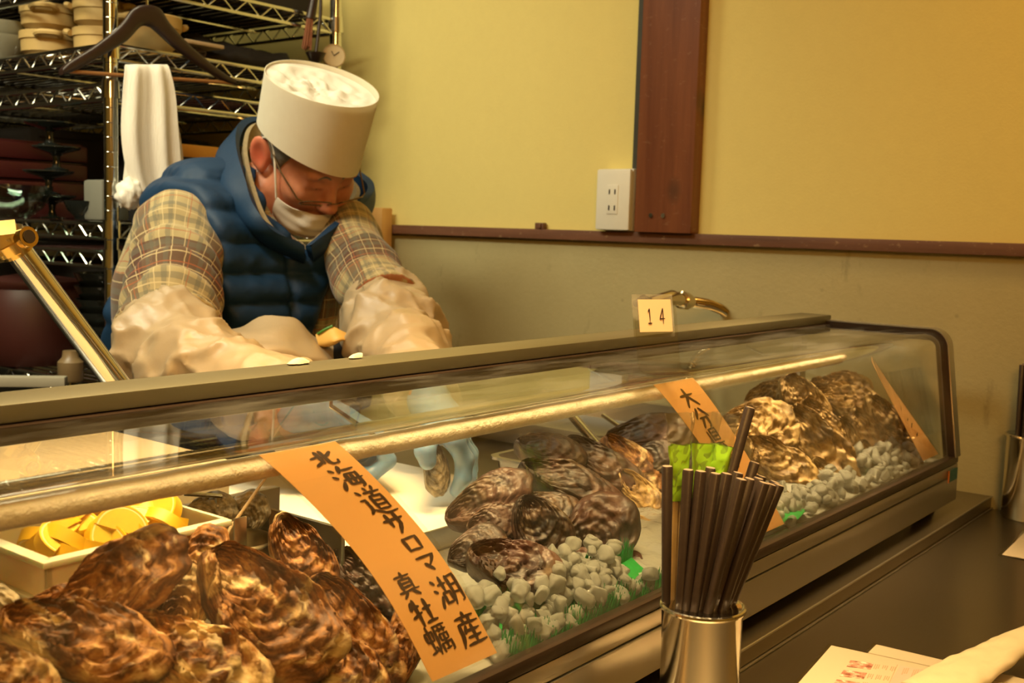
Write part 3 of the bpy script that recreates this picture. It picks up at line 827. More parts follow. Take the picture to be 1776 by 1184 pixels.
for s in (0, 1):
    sg = -1 if s == 0 else 1
    c1, c2 = maskp(s, .05), maskp(s, .92)
    e1 = Vector(H2W(.010, sg*.081, .030)); e2 = Vector(H2W(-.026, sg*.088, .016)); e3 = Vector(H2W(-.022, sg*.084, -.028))
    at(man, MB().tube(smoothpts([c1, Vector(H2W(.036, sg*.078, -.010)), e1, Vector(H2W(-.010, sg*.088, .036)), e2], 6), .0019, 8), 'mask_strap', M['mask'])
    at(man, MB().tube(smoothpts([c2, Vector(H2W(.005, sg*.074, -.065)), e3, e2], 6), .0019, 8), 'mask_strap', M['mask'])
M['lash'] = plain('dark_lashes', (.035, .022, .016), .7)
for s_ in (-1, 1):
    br = [cast(.14, s_*l, u, -.001) for l, u in ((.014, .029), (.028, .034), (.042, .032), (.052, .026))]
    at(man, MB().tube(smoothpts([Vector(H2W(*p)) for p in br], 5), [.0010]+[.0019]*13+[.0008]*2, 8), 'eyebrow', M['hair'])
    ls = [cast(.14, s_*l, u, -.0006) for l, u in ((.0185, .0035), (.026, -.0005), (.034, -.001), (.043, .003))]
    at(man, MB().tube(smoothpts([Vector(H2W(*p)) for p in ls], 5), .0011, 6), 'eyelashes', M['lash'])
M['frame'] = plain('glasses_wire', (.20, .13, .06), .3, .9)
M['lens'] = pane('spectacle_lens', (.96, .96, .94), .04)
ge = empty('glasses', man.location); ge.parent = man; ge.matrix_parent_inverse = Matrix.Translation(-man.location)
for s in (-1, 1):
    cy = s*.0335
    loop = []
    for k in range(28):
        a = 2*math.pi*k/28; ca, sa = math.cos(a), math.sin(a)
        x = .0255*math.copysign(abs(ca)**.55, ca); y = .0165*math.copysign(abs(sa)**.6, sa)
        loop.append(Vector(H2W(.116-.20*abs(cy+x)+.0005+.65*y, cy+x, -.013+y*.8)))
    at(ge, MB().tube(loop, .0012, 8, closed=True), 'lens_rim', M['frame'])
    at(ge, MB().add(loop, [tuple(range(len(loop)))]), 'lens', M['lens'])
    at(ge, MB().tube([Vector(H2W(.108, s*.0585, -.008)), Vector(H2W(.102, s*.067, -.006)), Vector(H2W(.05, s*.078, .008)), Vector(H2W(-.012, s*.084, .032)), Vector(H2W(-.03, s*.084, .02))], .0014, 8), 'temple_arm', M['frame'])
at(ge, MB().tube([Vector(H2W(.1165, -.0085, -.011)), Vector(H2W(.123, 0, -.006)), Vector(H2W(.1165, .0085, -.011))], .0011, 8), 'bridge', M['frame'])

# ---- apron: white vinyl, bunched in front of the belly
def sheet(name, rows, mt, parent, nu=8, thick=.0016, **k):
    """rows: lists of points of equal length, lofted"""
    R = [smoothpts(r, nu) for r in rows]; n = len(R[0])
    cols = [smoothpts([r[i] for r in R], 6) for i in range(n)]
    m = MB(); nv = len(cols[0])
    m.add([cols[i][j]+Vector((mnoise.noise(cols[i][j]*19), mnoise.noise(cols[i][j]*19+Vector((5, 0, 0))), mnoise.noise(cols[i][j]*24+Vector((0, 9, 0)))))*.007 for j in range(nv) for i in range(n)], [(j*n+i, j*n+i+1, (j+1)*n+i+1, (j+1)*n+i) for j in range(nv-1) for i in range(n-1)])
    b = m.build(name, mt, parent, thick=thick, angle=180, **k)
    if parent: b.matrix_parent_inverse = Matrix.Translation(-parent.location)
    return b
sheet('apron', [[W(372, 588, 1.27), W(420, 562, 1.25), W(498, 548, 1.21), W(548, 580, 1.20), W(578, 602, 1.20)],
                [W(368, 612, 1.22), W(425, 592, 1.19), W(500, 590, 1.15), W(545, 610, 1.15), W(580, 620, 1.17)],
                [W(370, 640, 1.24), W(430, 625, 1.16), W(505, 630, 1.13), W(550, 640, 1.13), W(582, 645, 1.16)],
                [W(372, 720, 1.26), W(430, 720, 1.24), W(505, 720, 1.23), W(550, 720, 1.23), W(582, 720, 1.24)]], M['vinyl'], man, label='white vinyl apron bunched at the waist')
M['apron_lit'] = plain('apron_warm_light', (.70, .42, .10), .5)  # white apron coloured yellow for the warm light falling on it
sheet('apron_flap', [[W(552, 578, 1.19), W(577, 566, 1.17), W(597, 578, 1.16), W(622, 598, 1.16)],
                     [W(556, 596, 1.18), W(578, 592, 1.15), W(598, 588, 1.14), W(620, 597, 1.15)],
                     [W(560, 602, 1.20), W(578, 600, 1.18), W(598, 590, 1.17), W(616, 600, 1.17)]], M['apron_lit'], man, label='folded back apron flap, warm light painted in yellow')
M['green_trim'] = plain('green_piping', (.06, .22, .03), .5)
at(man, MB().tube(smoothpts([W(551, 579, 1.188), W(562, 572, 1.178), W(577, 565, 1.168)], 6), .0018, 8), 'piping', M['green_trim'])
M['dark_cloth'] = plain('dark_waist_cloth', (.012, .011, .014), .7)
sheet('waist_cloth', [[W(566, 592, 1.215), W(590, 585, 1.21), W(612, 590, 1.21), W(628, 600, 1.22)], [W(566, 615, 1.21), W(590, 612, 1.20), W(612, 612, 1.20), W(628, 615, 1.21)], [W(566, 650, 1.24), W(590, 650, 1.24), W(612, 650, 1.24), W(628, 650, 1.25)]], M['dark_cloth'], man, label='black cloth at the waist')
sheet('apron_tie', [[W(212, 656, 1.30), W(222, 636, 1.29), W(240, 622, 1.27), W(262, 616, 1.25)], [W(214, 672, 1.29), W(232, 655, 1.27), W(250, 648, 1.25), W(270, 640, 1.23)], [W(216, 700, 1.31), W(235, 690, 1.30), W(255, 690, 1.29), W(275, 680, 1.28)]], M['vinyl'], man)
# ================================================================== wire shelving and what stands on it
PX, PY, SD, SW = 1.085, 1.735, 1.02, .515         # front-left post, depth (Y), width (X)
RS = [(PX, PY), (PX+SW, PY), (PX, PY+SD), (PX+SW, PY+SD)]
levels = [CZ+.415, CZ+.292, CZ+.226, CZ-.012, CZ-.062, CZ-.30, CZ-.75]
sh = empty('wire_shelving', (PX+SW/2, PY+SD/2, 0), label='chrome wire shelving unit behind the person', cat='shelving')
for x, y in RS:
    m = MB().tube([(x, y, .0), (x, y, 2.05)], .0125, 16)
    for k in range(0, 80): m.lathe([(.0127, 0), (.0132, .0008), (.0127, .0016)], (x, y, .03+k*.025), 12)
    at(sh, m, 'post', M['chrome'])
def zig(m, a, b, z0, z1, n, r=.0022):
    pts = []
    for i in range(n+1):
        t = i/n; p = Vector(a).lerp(Vector(b), t); p.z = z1 if i % 2 else z0; pts.append(p)
    m.tube(pts, r, 6)
def shelf_deck(zt, name='shelf', dense=True):
    m = MB(); h = .026
    xa, xb, ya_, yb2 = PX+.012, PX+SW-.012, PY+.012, PY+SD-.012
    for a, b in (((PX+.0135, PY), (PX+SW-.0135, PY)), ((PX+.0135, PY+SD), (PX+SW-.0135, PY+SD)), ((PX, PY+.0135), (PX, PY+SD-.0135)), ((PX+SW, PY+.0135), (PX+SW, PY+SD-.0135))):
        for dz in (0, -h): m.tube([(*a, zt+dz), (*b, zt+dz)], .0038, 8)
        L = math.hypot(b[0]-a[0], b[1]-a[1]); zig(m, (*a, 0), (*b, 0), zt-h, zt, int(L/.030)//2*2)
    for k in range(1, 21): 
        x = PX + SW*k/21; m.tube([(x, PY, zt+.002), (x, PY+SD, zt+.002)], .0018, 6)
    for k in range(1, 4): m.tube([(PX, PY+SD*k/4, zt-.003), (PX+SW, PY+SD*k/4, zt-.003)], .003, 6)
    b = at(sh, m, name, M['chrome'])
    for x, y in RS:
        MB().lathe([(.0130, -.012), (.0165, -.012), (.0150, .018), (.0130, .018)], (x, y, zt-h/2), 16).build('corner_sleeve', M['chrome'], b)
for zt in levels: shelf_deck(zt)
top = levels[1]
# ---- casseroles of pale stoneware stacked at the corner
M['stoneware'] = plain('ochre_stoneware', (.60, .42, .16), .55, 0, .12, 25, .15, 90)
def casserole(name, c, r, h, label, grp, k=1):
    o = empty(name, c, label=label, cat='pot', group=grp)
    m = MB().lathe([(0, 0), (r*.70, 0), (r*.80, h*.14), (r*.93, h*.25), (r*.95, h*.66), (r, h*.70), (r*1.0, h*.97), (r*.96, h), (r*.90, h*.985), (r*.86, h*.35), (r*.6, h*.10), (0, h*.09)], seg=40)
    m.build('pot_body', M['stoneware'], o)
    for s in (-1, 1):
        g = MB().tube(smoothpts([(s*r*.97, -.022, h*.80), (s*r*1.17, -.014, h*.86), (s*r*1.17, .014, h*.86), (s*r*.97, .022, h*.80)], 5), .006, 8)
        g.build('handle', M['stoneware'], o)
    return o
c0 = onY(86, 99, 1.99); zz = top+.0045
labs = ['lower of two ochre stoneware pots stacked in the middle of the top shelf', 'upper of two ochre stoneware pots stacked in the middle of the top shelf',
        'lower of two ochre stoneware pots stacked behind the corner post', 'upper of two ochre stoneware pots stacked behind the corner post']
cA = onY(87, 80, 2.06); cB = onY(176, 80, 1.93)
for i, (c, r) in enumerate(((cA, .056), (cA, .055), (cB, .052), (cB, .051))):
    p = casserole('stoneware_pot', (c.x, c.y, zz+(i % 2)*.050), r, .051, labs[i], 'ochre stoneware pots')
    p.rotation_euler.z = (1.0, .85, 2.3, 2.2)[i]
cC = onY(262, 80, 1.84)
casserole('stoneware_pot', (cC.x, cC.y, zz), .056, .075, 'large ochre stoneware pot behind the dark hanger', 'ochre stoneware pots')
M['celadon'] = plain('grey_green_bowl', (.32, .32, .24), .3, 0, .1, 30)
def bowl_prof(r, h, t=.004):
    return [(0, .004), (r*.42, .004), (r*.42, 0), (r*.50, 0), (r*.55, .006), (r*.86, h*.55), (r, h), (r-t, h), (r*.83, h*.55), (r*.5, .012), (0, .012)]
cD = onY(2, 92, 2.16)
for i in range(2):
    MB().lathe(bowl_prof(.062, .045), seg=36).build('ceramic_bowl', M['celadon'], label=('lower' if i == 0 else 'upper')+' of two grey-green bowls nested beside the stoneware pots', cat='bowl', group='grey-green bowls on the top shelf').location = (cD.x, cD.y, zz+i*.026)
# dark folded cloths on the right half of the top shelf
M['black_cloth'] = plain('black_cloth', (.020, .016, .013), .9, 0, .4, 40, .5, 60)
M['brown_cloth'] = plain('brown_cloth', (.075, .050, .032), .9, 0, .3, 40, .5, 60)
def cloth_pile(name, c, sx, sy, h, seed, mt, **k):
    def fn(u, v):
        a = 2*math.pi*u
        x = math.copysign(abs(math.cos(a))**.45, math.cos(a)); y = math.copysign(abs(math.sin(a))**.45, math.sin(a))
        ph = v*math.pi; s = math.sin(ph)**.4
        n = mnoise.noise(Vector((x*2.1+seed, y*2.1, v*3)))
        return Vector((x*s*sx*(1+.10*n), y*s*sy*(1+.10*n), h*(.5-.5*math.cos(ph))*(1+.35*n) + .004*math.sin(v*30)*s))
    o = MB().grid(fn, 36, 16, True).build(name, mt, angle=180, **k); shift_base(o); o.location = c; return o
cloth_pile('folded_cloth', (PX+.375, PY+.27, zz), .12, .20, .055, 1, M['black_cloth'], label='black cloth folded in a heap on the upper wire shelf', cat='cloth')
cloth_pile('folded_cloth', (PX+.20, PY+.17, zz), .055, .11, .028, 5, M['brown_cloth'], label='brown cloth with a pale folded edge beside the hanger', cat='cloth')
MB().box((0, 0, 0), (.09, .075, .008), .003).build('folded_napkin', plain('pale_napkin', (.55, .42, .26), .9), label='pale folded napkin on the brown cloth by the hanger', cat='napkin').location = (PX+.185, PY+.05, zz+.0295)
# dark fabric bags under the upper shelf
z3 = levels[3]+.0045
cloth_pile('dark_bag', (PX+.405, PY+.42, z3), .085, .18, .16, 9, M['black_cloth'], label='bulging black bag on the middle shelf behind the shoulder', cat='bag')
M['orange_box'] = plain('orange_box', (.70, .34, .05), .6)
qa, qb = onY(312, 262, PY+.05), onY(380, 277, PY+.05)
MB().box((qa.x, PY+.05, qb.z), (qb.x, PY+.14, qa.z+.014), .003).build('orange_box', M['orange_box'], label='flat orange box behind the blue vest shoulder', cat='box')
o = MB().box((qa.x-.02, PY+.03, z3), (qb.x+.02, PY+.20, qb.z-.0005), .004).build('storage_crate', M['black_cloth'], label='dark crate under the flat orange box', cat='crate')
M['plasticbox'] = plain('frosted_plastic', (.27, .27, .22), .4, 0, .05, 20, Transmission_Weight=.2)
tb = MB(); tb.box((0, 0, 0), (.055, .06, .072), .006); 
tb.build('plastic_tub', M['plasticbox'], label='frosted plastic tub behind the corner post', cat='tub').location = (PX+.012, PY+.05, z3)
# pedestal dishes of dark glass in a stack
M['dark_glass'] = plain('dark_glaze', (.016, .020, .018), .12, 0, .1, 30, Coat_Weight=.6)
cE = onY(90, 330, 1.92)
def pedestal(c, r, label):
    o = empty('pedestal_dish', c, label=label, cat='dish', group='dark pedestal dishes in a stack')
    MB().lathe([(.014, .030), (r*.5, .033), (r*.93, .0385), (r, .0415), (r, .0435), (r*.9, .042), (0, .036)], seg=40).build('plate', M['dark_glass'], o)
    MB().lathe([(0, 0), (.020, 0), (.021, .003), (.008, .007), (.0055, .016), (.007, .026), (.013, .0305), (0, .031)], seg=24).build('stem', M['dark_glass'], o)
nm = ['lowest', 'second from the bottom', 'third from the bottom', 'topmost']
for i in range(4):
    dx = (.0, -.004, .006, -.002)[i]
    pedestal((cE.x+dx, cE.y-dx, z3+.0438*i), .042+.002*(i % 2), f'dark glazed pedestal dish, {nm[i]} of the stack')
cF = onY(150, 336, 1.86)
MB().lathe(bowl_prof(.040, .034), seg=36).build('dark_bowl', M['dark_glass'], label='small dark glazed bowl in front of the frosted tub', cat='bowl').location = (cF.x, cF.y, z3)
# red lacquer trays stacked at the far left
M['red_lacquer'] = plain('red_lacquer', (.045, .006, .006), .35, 0, .1, 20)
cG = onY(20, 350, 2.14)
nm2 = ['lowest', 'second', 'third', 'topmost']
for i in range(4):
    m = MB().box((-.10, -.13, 0), (.10, .13, .034), .006); m.box((-.092, -.122, .0341), (.092, .122, .0375), .003)
    o = m.build('lacquer_box', M['red_lacquer'], label=f'dark red lacquer box, {nm2[i]} one of the stack on the middle shelf', cat='box', group='dark red lacquer boxes'); o.location = (cG.x+.06, cG.y+.12, z3+.0385*i)
M['bowl_glass'] = pane('clear_bowl_glass', (.75, .82, .78), .08)
cH = onY(10, 355, 1.90)
o = MB().lathe([(.030, 0), (.036, .002), (.060, .020), (.075, .048), (.0765, .056)], seg=40).build('glass_bowl', M['bowl_glass'], label='large clear glass bowl at the left end of the middle shelf', cat='bowl', thick=.003); o.location = (cH.x, cH.y, z3)
# lower shelf: black bowls in stacks, dark pots, white board
z5 = levels[5]+.0045
cI = onY(172, 640, 1.90)
order = ['bottom', 'second', 'third', 'fourth', 'fifth', 'sixth', 'top']
for i in range(7):
    MB().lathe(bowl_prof(.062, .042), seg=36).build('black_bowl', M['dark_glass'], label=f'black lacquer bowl, {order[i]} one of the tall nested stack', cat='bowl', group='nested black bowls').location = (cI.x+.02, cI.y, z5+.0245*i)
M['dark_red'] = plain('dark_red_pot', (.06, .014, .010), .5)
cJ = onY(60, 640, 2.08)
o = MB().lathe([(0, 0), (.085, 0), (.105, .03), (.110, .12), (.095, .15), (.10, .158), (.10, .165), (.02, .178), (.02, .19), (0, .19)], seg=40).build('lidded_pot', M['dark_red'], label='dark red-brown lidded pot on the lower shelf', cat='pot'); o.location = (cJ.x+.02, cJ.y+.04, z5)
M['pale'] = plain('pale_board', (.36, .33, .24), .6)
cK = onY(70, 638, 1.80)
o = MB().box((-.125, -.012, 0), (.045, .012, .018), .003).build('pale_board', M['pale'], label='pale narrow board lying low at the left edge', cat='board'); o.location = (cK.x, cK.y+.005, z5); o.rotation_euler.z = -.75
cL = onY(122, 610, 1.83)
o = MB().lathe([(0, 0), (.020, 0), (.022, .004), (.022, .035), (.014, .044), (.013, .055), (0, .055)], seg=24).build('spice_jar', plain('brown_jar', (.22, .15, .07), .4), label='small tan jar standing behind the chrome pipe', cat='jar'); o.location = (cL.x, cL.y, z5)

# ---- dark wooden hanger on the corner post, orange cane bar
M['hanger'] = wood('dark_hanger', (.020, .010, .007), (.034, .017, .011), (1, 1, 1), .32, ax=0)
hg = empty('coat_hanger', (PX, PY-.03, CZ+.33), label='dark wooden coat hanger hooked over the shelf corner', cat='hanger')
YH = PY-.030
hp = [(104, 128), (112, 118), (150, 92), (205, 56), (232, 18), (252, 10), (275, 22), (300, 62), (345, 105), (385, 138), (406, 146)]
top_ = [(106, 119), (122, 105), (165, 78), (207, 44), (230, 15), (252, 8), (276, 14), (293, 40), (330, 80), (380, 122), (407, 138)]
bot_ = [(106, 130), (132, 122), (180, 95), (218, 72), (243, 47), (258, 47), (270, 55), (300, 82), (340, 112), (385, 140), (405, 147)]
def hanger_body():
    m = MB(); T = smoothpts([onY(x, y, YH) for x, y in top_], 5); Bt = smoothpts([onY(x, y, YH) for x, y in bot_], 5); n = len(T); K = 14
    vs = []
    for i in range(n):
        a, b = T[i], Bt[i]; c = (a+b)/2; h = (a-b)/2
        for k in range(K):
            an = 2*math.pi*k/K
            vs.append(c + h*math.copysign(abs(math.cos(an))**.7, math.cos(an)) + Vector((0, .0075*math.copysign(abs(math.sin(an))**.7, math.sin(an)), 0)))
    fs = [(i*K+k, i*K+(k+1) % K, (i+1)*K+(k+1) % K, (i+1)*K+k) for i in range(n-1) for k in range(K)]
    fs += [tuple(range(K)), tuple((n-1)*K+k for k in range(K))]
    m.add(vs, fs); return m
at(hg, hanger_body(), 'hanger_arms', M['hanger'], angle=60)
a0, a1 = onY(120, 124, YH), onY(405, 144, YH)
at(hg, MB().tube([a0, onY(232, 132, YH), a1], .0035, 10), 'trouser_bar', wood('orange_bar', (.30, .13, .04), (.42, .20, .06), ax=0))
at(hg, MB().tube(smoothpts([onY(255, 9, YH), onY(255, -14, YH), onY(262, -26, YH), onY(252, -38, YH+.012), onY(240, -30, YH+.026), onY(238, -22, YH+.030)], 6), .0022, 8), 'hook', M['chrome'])
# ---- white towel folded over the hanger bar
YT = YH
def towel_side(dy, wob, shape):
    """shape: (left x, right x, y) rows in picture terms at the towel's distance"""
    L = smoothpts([onY(l, y, YT+dy+d) for l, r, y, d in shape], 5); R_ = smoothpts([onY(r, y, YT+dy+d) for l, r, y, d in shape], 5)
    n = len(L); nu = 29; m = MB(); vs = []
    for j in range(n):
        for i in range(nu):
            u = i/(nu-1); t = j/(n-1); p = L[j].lerp(R_[j], u)
            p.y += wob*(math.sin(u*13+1.2*t*2+1)*.6 + math.sin(u*23+3*t)*.25)*min(1, .15+1.6*t)
            vs.append(p)
    m.add(vs, [(j*nu+i, j*nu+i+1, (j+1)*nu+i+1, (j+1)*nu+i) for j in range(n-1) for i in range(nu-1)]); return m
t = NT('white_towel'); v = t.coords()
t.bsdf(t.mix(t.noise(v, 30, 4), (.86, .82, .70), (.93, .90, .80)), .95, 0, t.bump(t.noise(t.coords(scale=(300, 300, 60)), 1, 4), .5, .002), Sheen_Weight=.3); M['towel'] = t.m
tw = empty('hand_towel', onY(262, 130, YT), label='white towel hanging from the hanger bar beside the post', cat='towel')
f1 = [(222, 284, 118, .006), (218, 290, 113, -.004), (219, 296, 124, -.012), (216, 305, 165, -.014), (214, 310, 230, -.016), (222, 314, 290, -.016), (240, 314, 345, -.016), (238, 292, 372, -.016), (236, 270, 395, -.016)]
at(tw, towel_side(0, .010, f1), 'front_fold', M['towel'], angle=180, thick=.003)
f2 = [(222, 284, 118, .006), (221, 287, 124, .014), (219, 300, 170, .018), (220, 316, 260, .018), (212, 318, 330, .018), (208, 300, 360, .018)]
at(tw, towel_side(0, .006, f2), 'back_fold', M['towel'], angle=180, thick=.003)
# crumpled cloth end by the post
def wad(u, v):
    a = 2*math.pi*u; ph = math.pi*v; d = Vector((math.cos(a)*math.sin(ph), math.sin(a)*math.sin(ph), math.cos(ph)))
    n = mnoise.fractal(d*2.2, 1, 2, 3); return Vector((d.x*.022, d.y*.018, d.z*.026))*(1+.30*n)
o = MB().grid(wad, 32, 20, True); b = at(tw, MB().add([Vector(p)+onY(224, 336, YT-.012) for p in o.v], o.f), 'hanging_corner', M['towel'], angle=180)

# ---- round thermometer dial hung on the right front post, tools above it
XC = PX+SW
dl = empty('dial', (XC-.012, PY-.03, onY(578, 97, PY-.02).z), label='small round pale dial hanging from the right shelf post', cat='clock')
dface = plain('pale_dial', (.66, .52, .30), .6)
Rd = Matrix.Rotation(math.radians(58), 4, 'Z') @ Matrix.Rotation(math.pi/2, 4, 'Y')
ctr = onY(579, 97, PY-.022)
def disc(prof): return MB().lathe(prof, seg=40, M=Matrix.Rotation(math.radians(-128), 4, 'Z') @ Matrix.Rotation(math.pi/2, 4, 'Y'))
def atc(o, m, name, mt, c, **k):
    m.v = [tuple(Vector(v)+Vector(c)) for v in m.v]; return at(o, m, name, mt, **k)
atc(dl, disc([(0, -.006), (.0225, -.006), (.0235, -.002), (.0235, .003), (.0215, .004), (.0212, .0025)]), 'case', plain('tan_rim', (.50, .37, .18), .5), ctr)
atc(dl, disc([(0, .0026), (.0212, .0026), (.0212, .0020), (0, .0020)]), 'dial_face', dface, ctr)
nrm = Vector((math.cos(math.radians(-128)), math.sin(math.radians(-128)), 0)); tan = Vector((-nrm.y, nrm.x, 0))
for da, L in ((-.5, .010), (.9, .013)):
    d = tan*math.sin(da)+Vector((0, 0, 1))*math.cos(da)
    at(dl, MB().tube([ctr+nrm*.0034, ctr+nrm*.0034+d*L], .0009, 6), 'hand', M['black_plastic'])
tl_ = empty('hanging_brush', (XC-.05, PY-.04, CZ+.40), label='brush with red-brown bristles hanging at the shelf end', cat='brush')
M['bristle'] = plain('red_brown_bristle', (.24, .085, .035), .8, 0, .3, 100)
pa, pb = onY(532, 84, PY-.02), onY(538, 30, PY-.02)
m = MB()
for k in range(26):
    a = k*2.4; r = .010*math.sqrt(k/26)
    m.tube([pb+Vector((r*.6*math.cos(a), r*.6*math.sin(a), 0)), pa+Vector((r*math.cos(a), r*math.sin(a), .004*math.sin(k)))], .0013, 5)
at(tl_, m, 'bristles', M['bristle'])
at(tl_, MB().tube([pb-Vector((0, 0, .004)), onY(546, -8, PY-.02), onY(552, -40, PY-.02)], [.010, .008, .006], 12), 'handle', M['hanger'])
o = empty('hanging_ladle', (XC-.03, PY-.04, CZ+.40), label='dark long-handled ladle hanging beside the red-brown brush', cat='ladle')
p0, p1 = onY(556, 24, PY-.03), onY(548, 92, PY-.03)
at(o, MB().tube([p0+Vector((0, 0, .05)), p0, p1], .0035, 10), 'handle', M['bronze'])
mm = MB().lathe([(.001, -.020), (.012, -.015), (.020, 0)], seg=24); atc(o, mm, 'ladle_cup', M['bronze'], p1, thick=.0015)
for k, (x, yy) in enumerate(((548, 60), (556, 52))):
    pass

# dark crates and trays filling the shelves behind; highest ones added to block light from above
M['crate'] = plain('dark_crate', (.022, .017, .013), .7, 0, .2, 20)
zt0 = levels[0]+.0045
def crate(lo, hi, label, cat='crate', name='storage_crate'):
    m = MB().box(lo, hi, .006); dx = (hi[0]-lo[0])*.5
    m.box((lo[0]+.02, lo[1]-.004, hi[2]-.020), (hi[0]-.02, lo[1], hi[2]-.008), .002)
    o = m.build(name, M['crate'], label=label, cat=cat, group='dark crates on the shelves'); shift_base(o); return o
crate((PX+.03, PY+.05, zt0), (PX+.30, PY+.46, zt0+.16), 'added dark crate blocking light on the highest shelf above the stoneware pots')
crate((PX+.31, PY+.05, zt0), (PX+.50, PY+.46, zt0+.13), 'added dark crate blocking light on the highest shelf at its right end')
crate((PX+.03, PY+.48, zt0), (PX+.50, PY+.98, zt0+.16), 'added long dark crate blocking light at the back of the highest shelf')
crate((PX+.14, PY+.50, zz), (PX+.49, PY+.98, zz+.085), 'dark crate at the back of the shelf with the pots')
crate((PX+.20, PY+.64, z3), (PX+.49, PY+.98, z3+.20), 'dark crate at the back of the middle shelf')
crate((PX+.28, PY+.03, z3), (PX+.30, PY+.034, z3+.01), 'x') if False else None
crate((PX+.20, PY+.16, z5), (PX+.48, PY+.98, z5+.19), 'big dark crate filling the lower shelf')
z4 = levels[4]
# ================================================================== shellfish, ice, labels inside the case
zfl = zlip+.003                                  # case floor
def nz3(x, y, z, f, seed=0):
    return vnoise(np.stack([x, y, z], -1), f, seed)
def shell_mesh(L, Wd, T, seed, rings=7, ruffle=.07, rough=1.0, nth=108, nr=38, name='shell'):
    """two-valved shell; growth ridges spread from the hinge at -x"""
    rs = np.random.RandomState(seed)
    th = np.linspace(0, 2*np.pi, nth, endpoint=False)
    o = .5*np.cos(th)
    wv = np.sin(th)*(.5-.20*np.cos(th+np.pi)*-1*1.0*.0 + .13*np.cos(th))
    k = 1 + ruffle*(vnoise(np.stack([np.cos(th)*1.3, np.sin(th)*1.3, th*0+seed*.37], -1), 1.9, seed) + .5*vnoise(np.stack([np.cos(th), np.sin(th), th*0+seed], -1), 4.2, seed)+ .25*vnoise(np.stack([np.cos(th), np.sin(th), th*0+seed], -1), 9, seed))
    bend = rs.uniform(-.10, .10)
    ox, oy = o*L*k, wv*Wd*k
    hx, hy = -.44*L, rs.uniform(-.05, .05)*Wd
    r = np.linspace(0, 1, nr)
    V = []; ring = []; ang = []
    for side in (1, -1):
        rr = r[1:] if side == 1 else r[1:-1]
        for ri in rr:
            x = hx + ri*(ox-hx); y = hy + ri*(oy-hy) + bend*L*((x/L+.5)**2-.3)
            prof = (ri**.55)*(max(1-ri, 0)**.62)*1.75
            pn = np.stack([x/L*2, y/L*2, np.full_like(x, side*.5+seed*.71)], -1)
            q = ri*rings + .55*vnoise(pn, 2.4, seed) + .22*vnoise(pn, 6, seed)
            saw = (q-np.floor(q))
            z = side*T*(.52 if side == 1 else .50)*prof*(1+.35*vnoise(pn, 1.6, seed+3))
            z = z + side*rough*(T*.17*(saw**1.6-.4)*min(1, 3*ri)*(1 if ri < 1 else 0) + T*.03*np.sin(th*(9+seed % 4)+9*vnoise(pn, 1.2, seed+9))*ri*(1-ri)*3 + T*.10*vnoise(pn, 4.5, seed+1) + T*.05*vnoise(pn, 11, seed+2) + T*.03*vnoise(pn, 24, seed+4))*min(1, (1-ri)*6+.15)
            z = z + T*.16*ruffle/.07*vnoise(np.stack([np.cos(th)*1.2, np.sin(th)*1.2, th*0+seed], -1), 2.3, seed+5)*ri**3
            x = x + (saw-.5)*L*.008*rough; V.append(np.stack([x, y, z], -1)); ring.append(np.full(nth, ri)); ang.append(th)
    V = np.concatenate(V); ring = np.concatenate(ring); ang = np.concatenate(ang)
    nt = nr-1; nbm = nr-2
    top0 = len(V); hz = T*.03
    V = np.concatenate([V, [[hx, hy, hz], [hx, hy, -hz]]]); ring = np.append(ring, [0, 0]); ang = np.append(ang, [0, 0])
    F = []
    def rr_(s, i): return (i*nth) if s == 0 else (nt*nth + i*nth)
    for s, n in ((0, nt), (1, nbm)):
        for i in range(n-1):
            a, b = rr_(s, i), rr_(s, i+1)
            for k_ in range(nth):
                l = (k_+1) % nth; f = (a+k_, b+k_, b+l, a+l); F.append(f if s == 0 else f[::-1])
        a = rr_(s, 0)
        for k_ in range(nth):
            l = (k_+1) % nth; f = (top0+s, a+k_, a+l); F.append(f if s == 0 else f[::-1])
    a, b = rr_(1, nbm-1), rr_(0, nt-1)
    for k_ in range(nth):
        l = (k_+1) % nth; F.append((a+l, a+k_, b+k_, b+l)[::-1])
    me = bpy.data.meshes.new(name); me.from_pydata([tuple(v) for v in V], [], F); me.update()
    bm = bmesh.new(); bm.from_mesh(me); bmesh.ops.recalc_face_normals(bm, faces=bm.faces[:]); bm.to_mesh(me); bm.free()
    me.polygons.foreach_set('use_smooth', np.ones(len(me.polygons), bool))
    for nm_, arr in (('ring', ring), ('ang', ang)):
        at_ = me.attributes.new(nm_, 'FLOAT', 'POINT'); at_.data.foreach_set('value', arr.astype(np.float32))
    return me
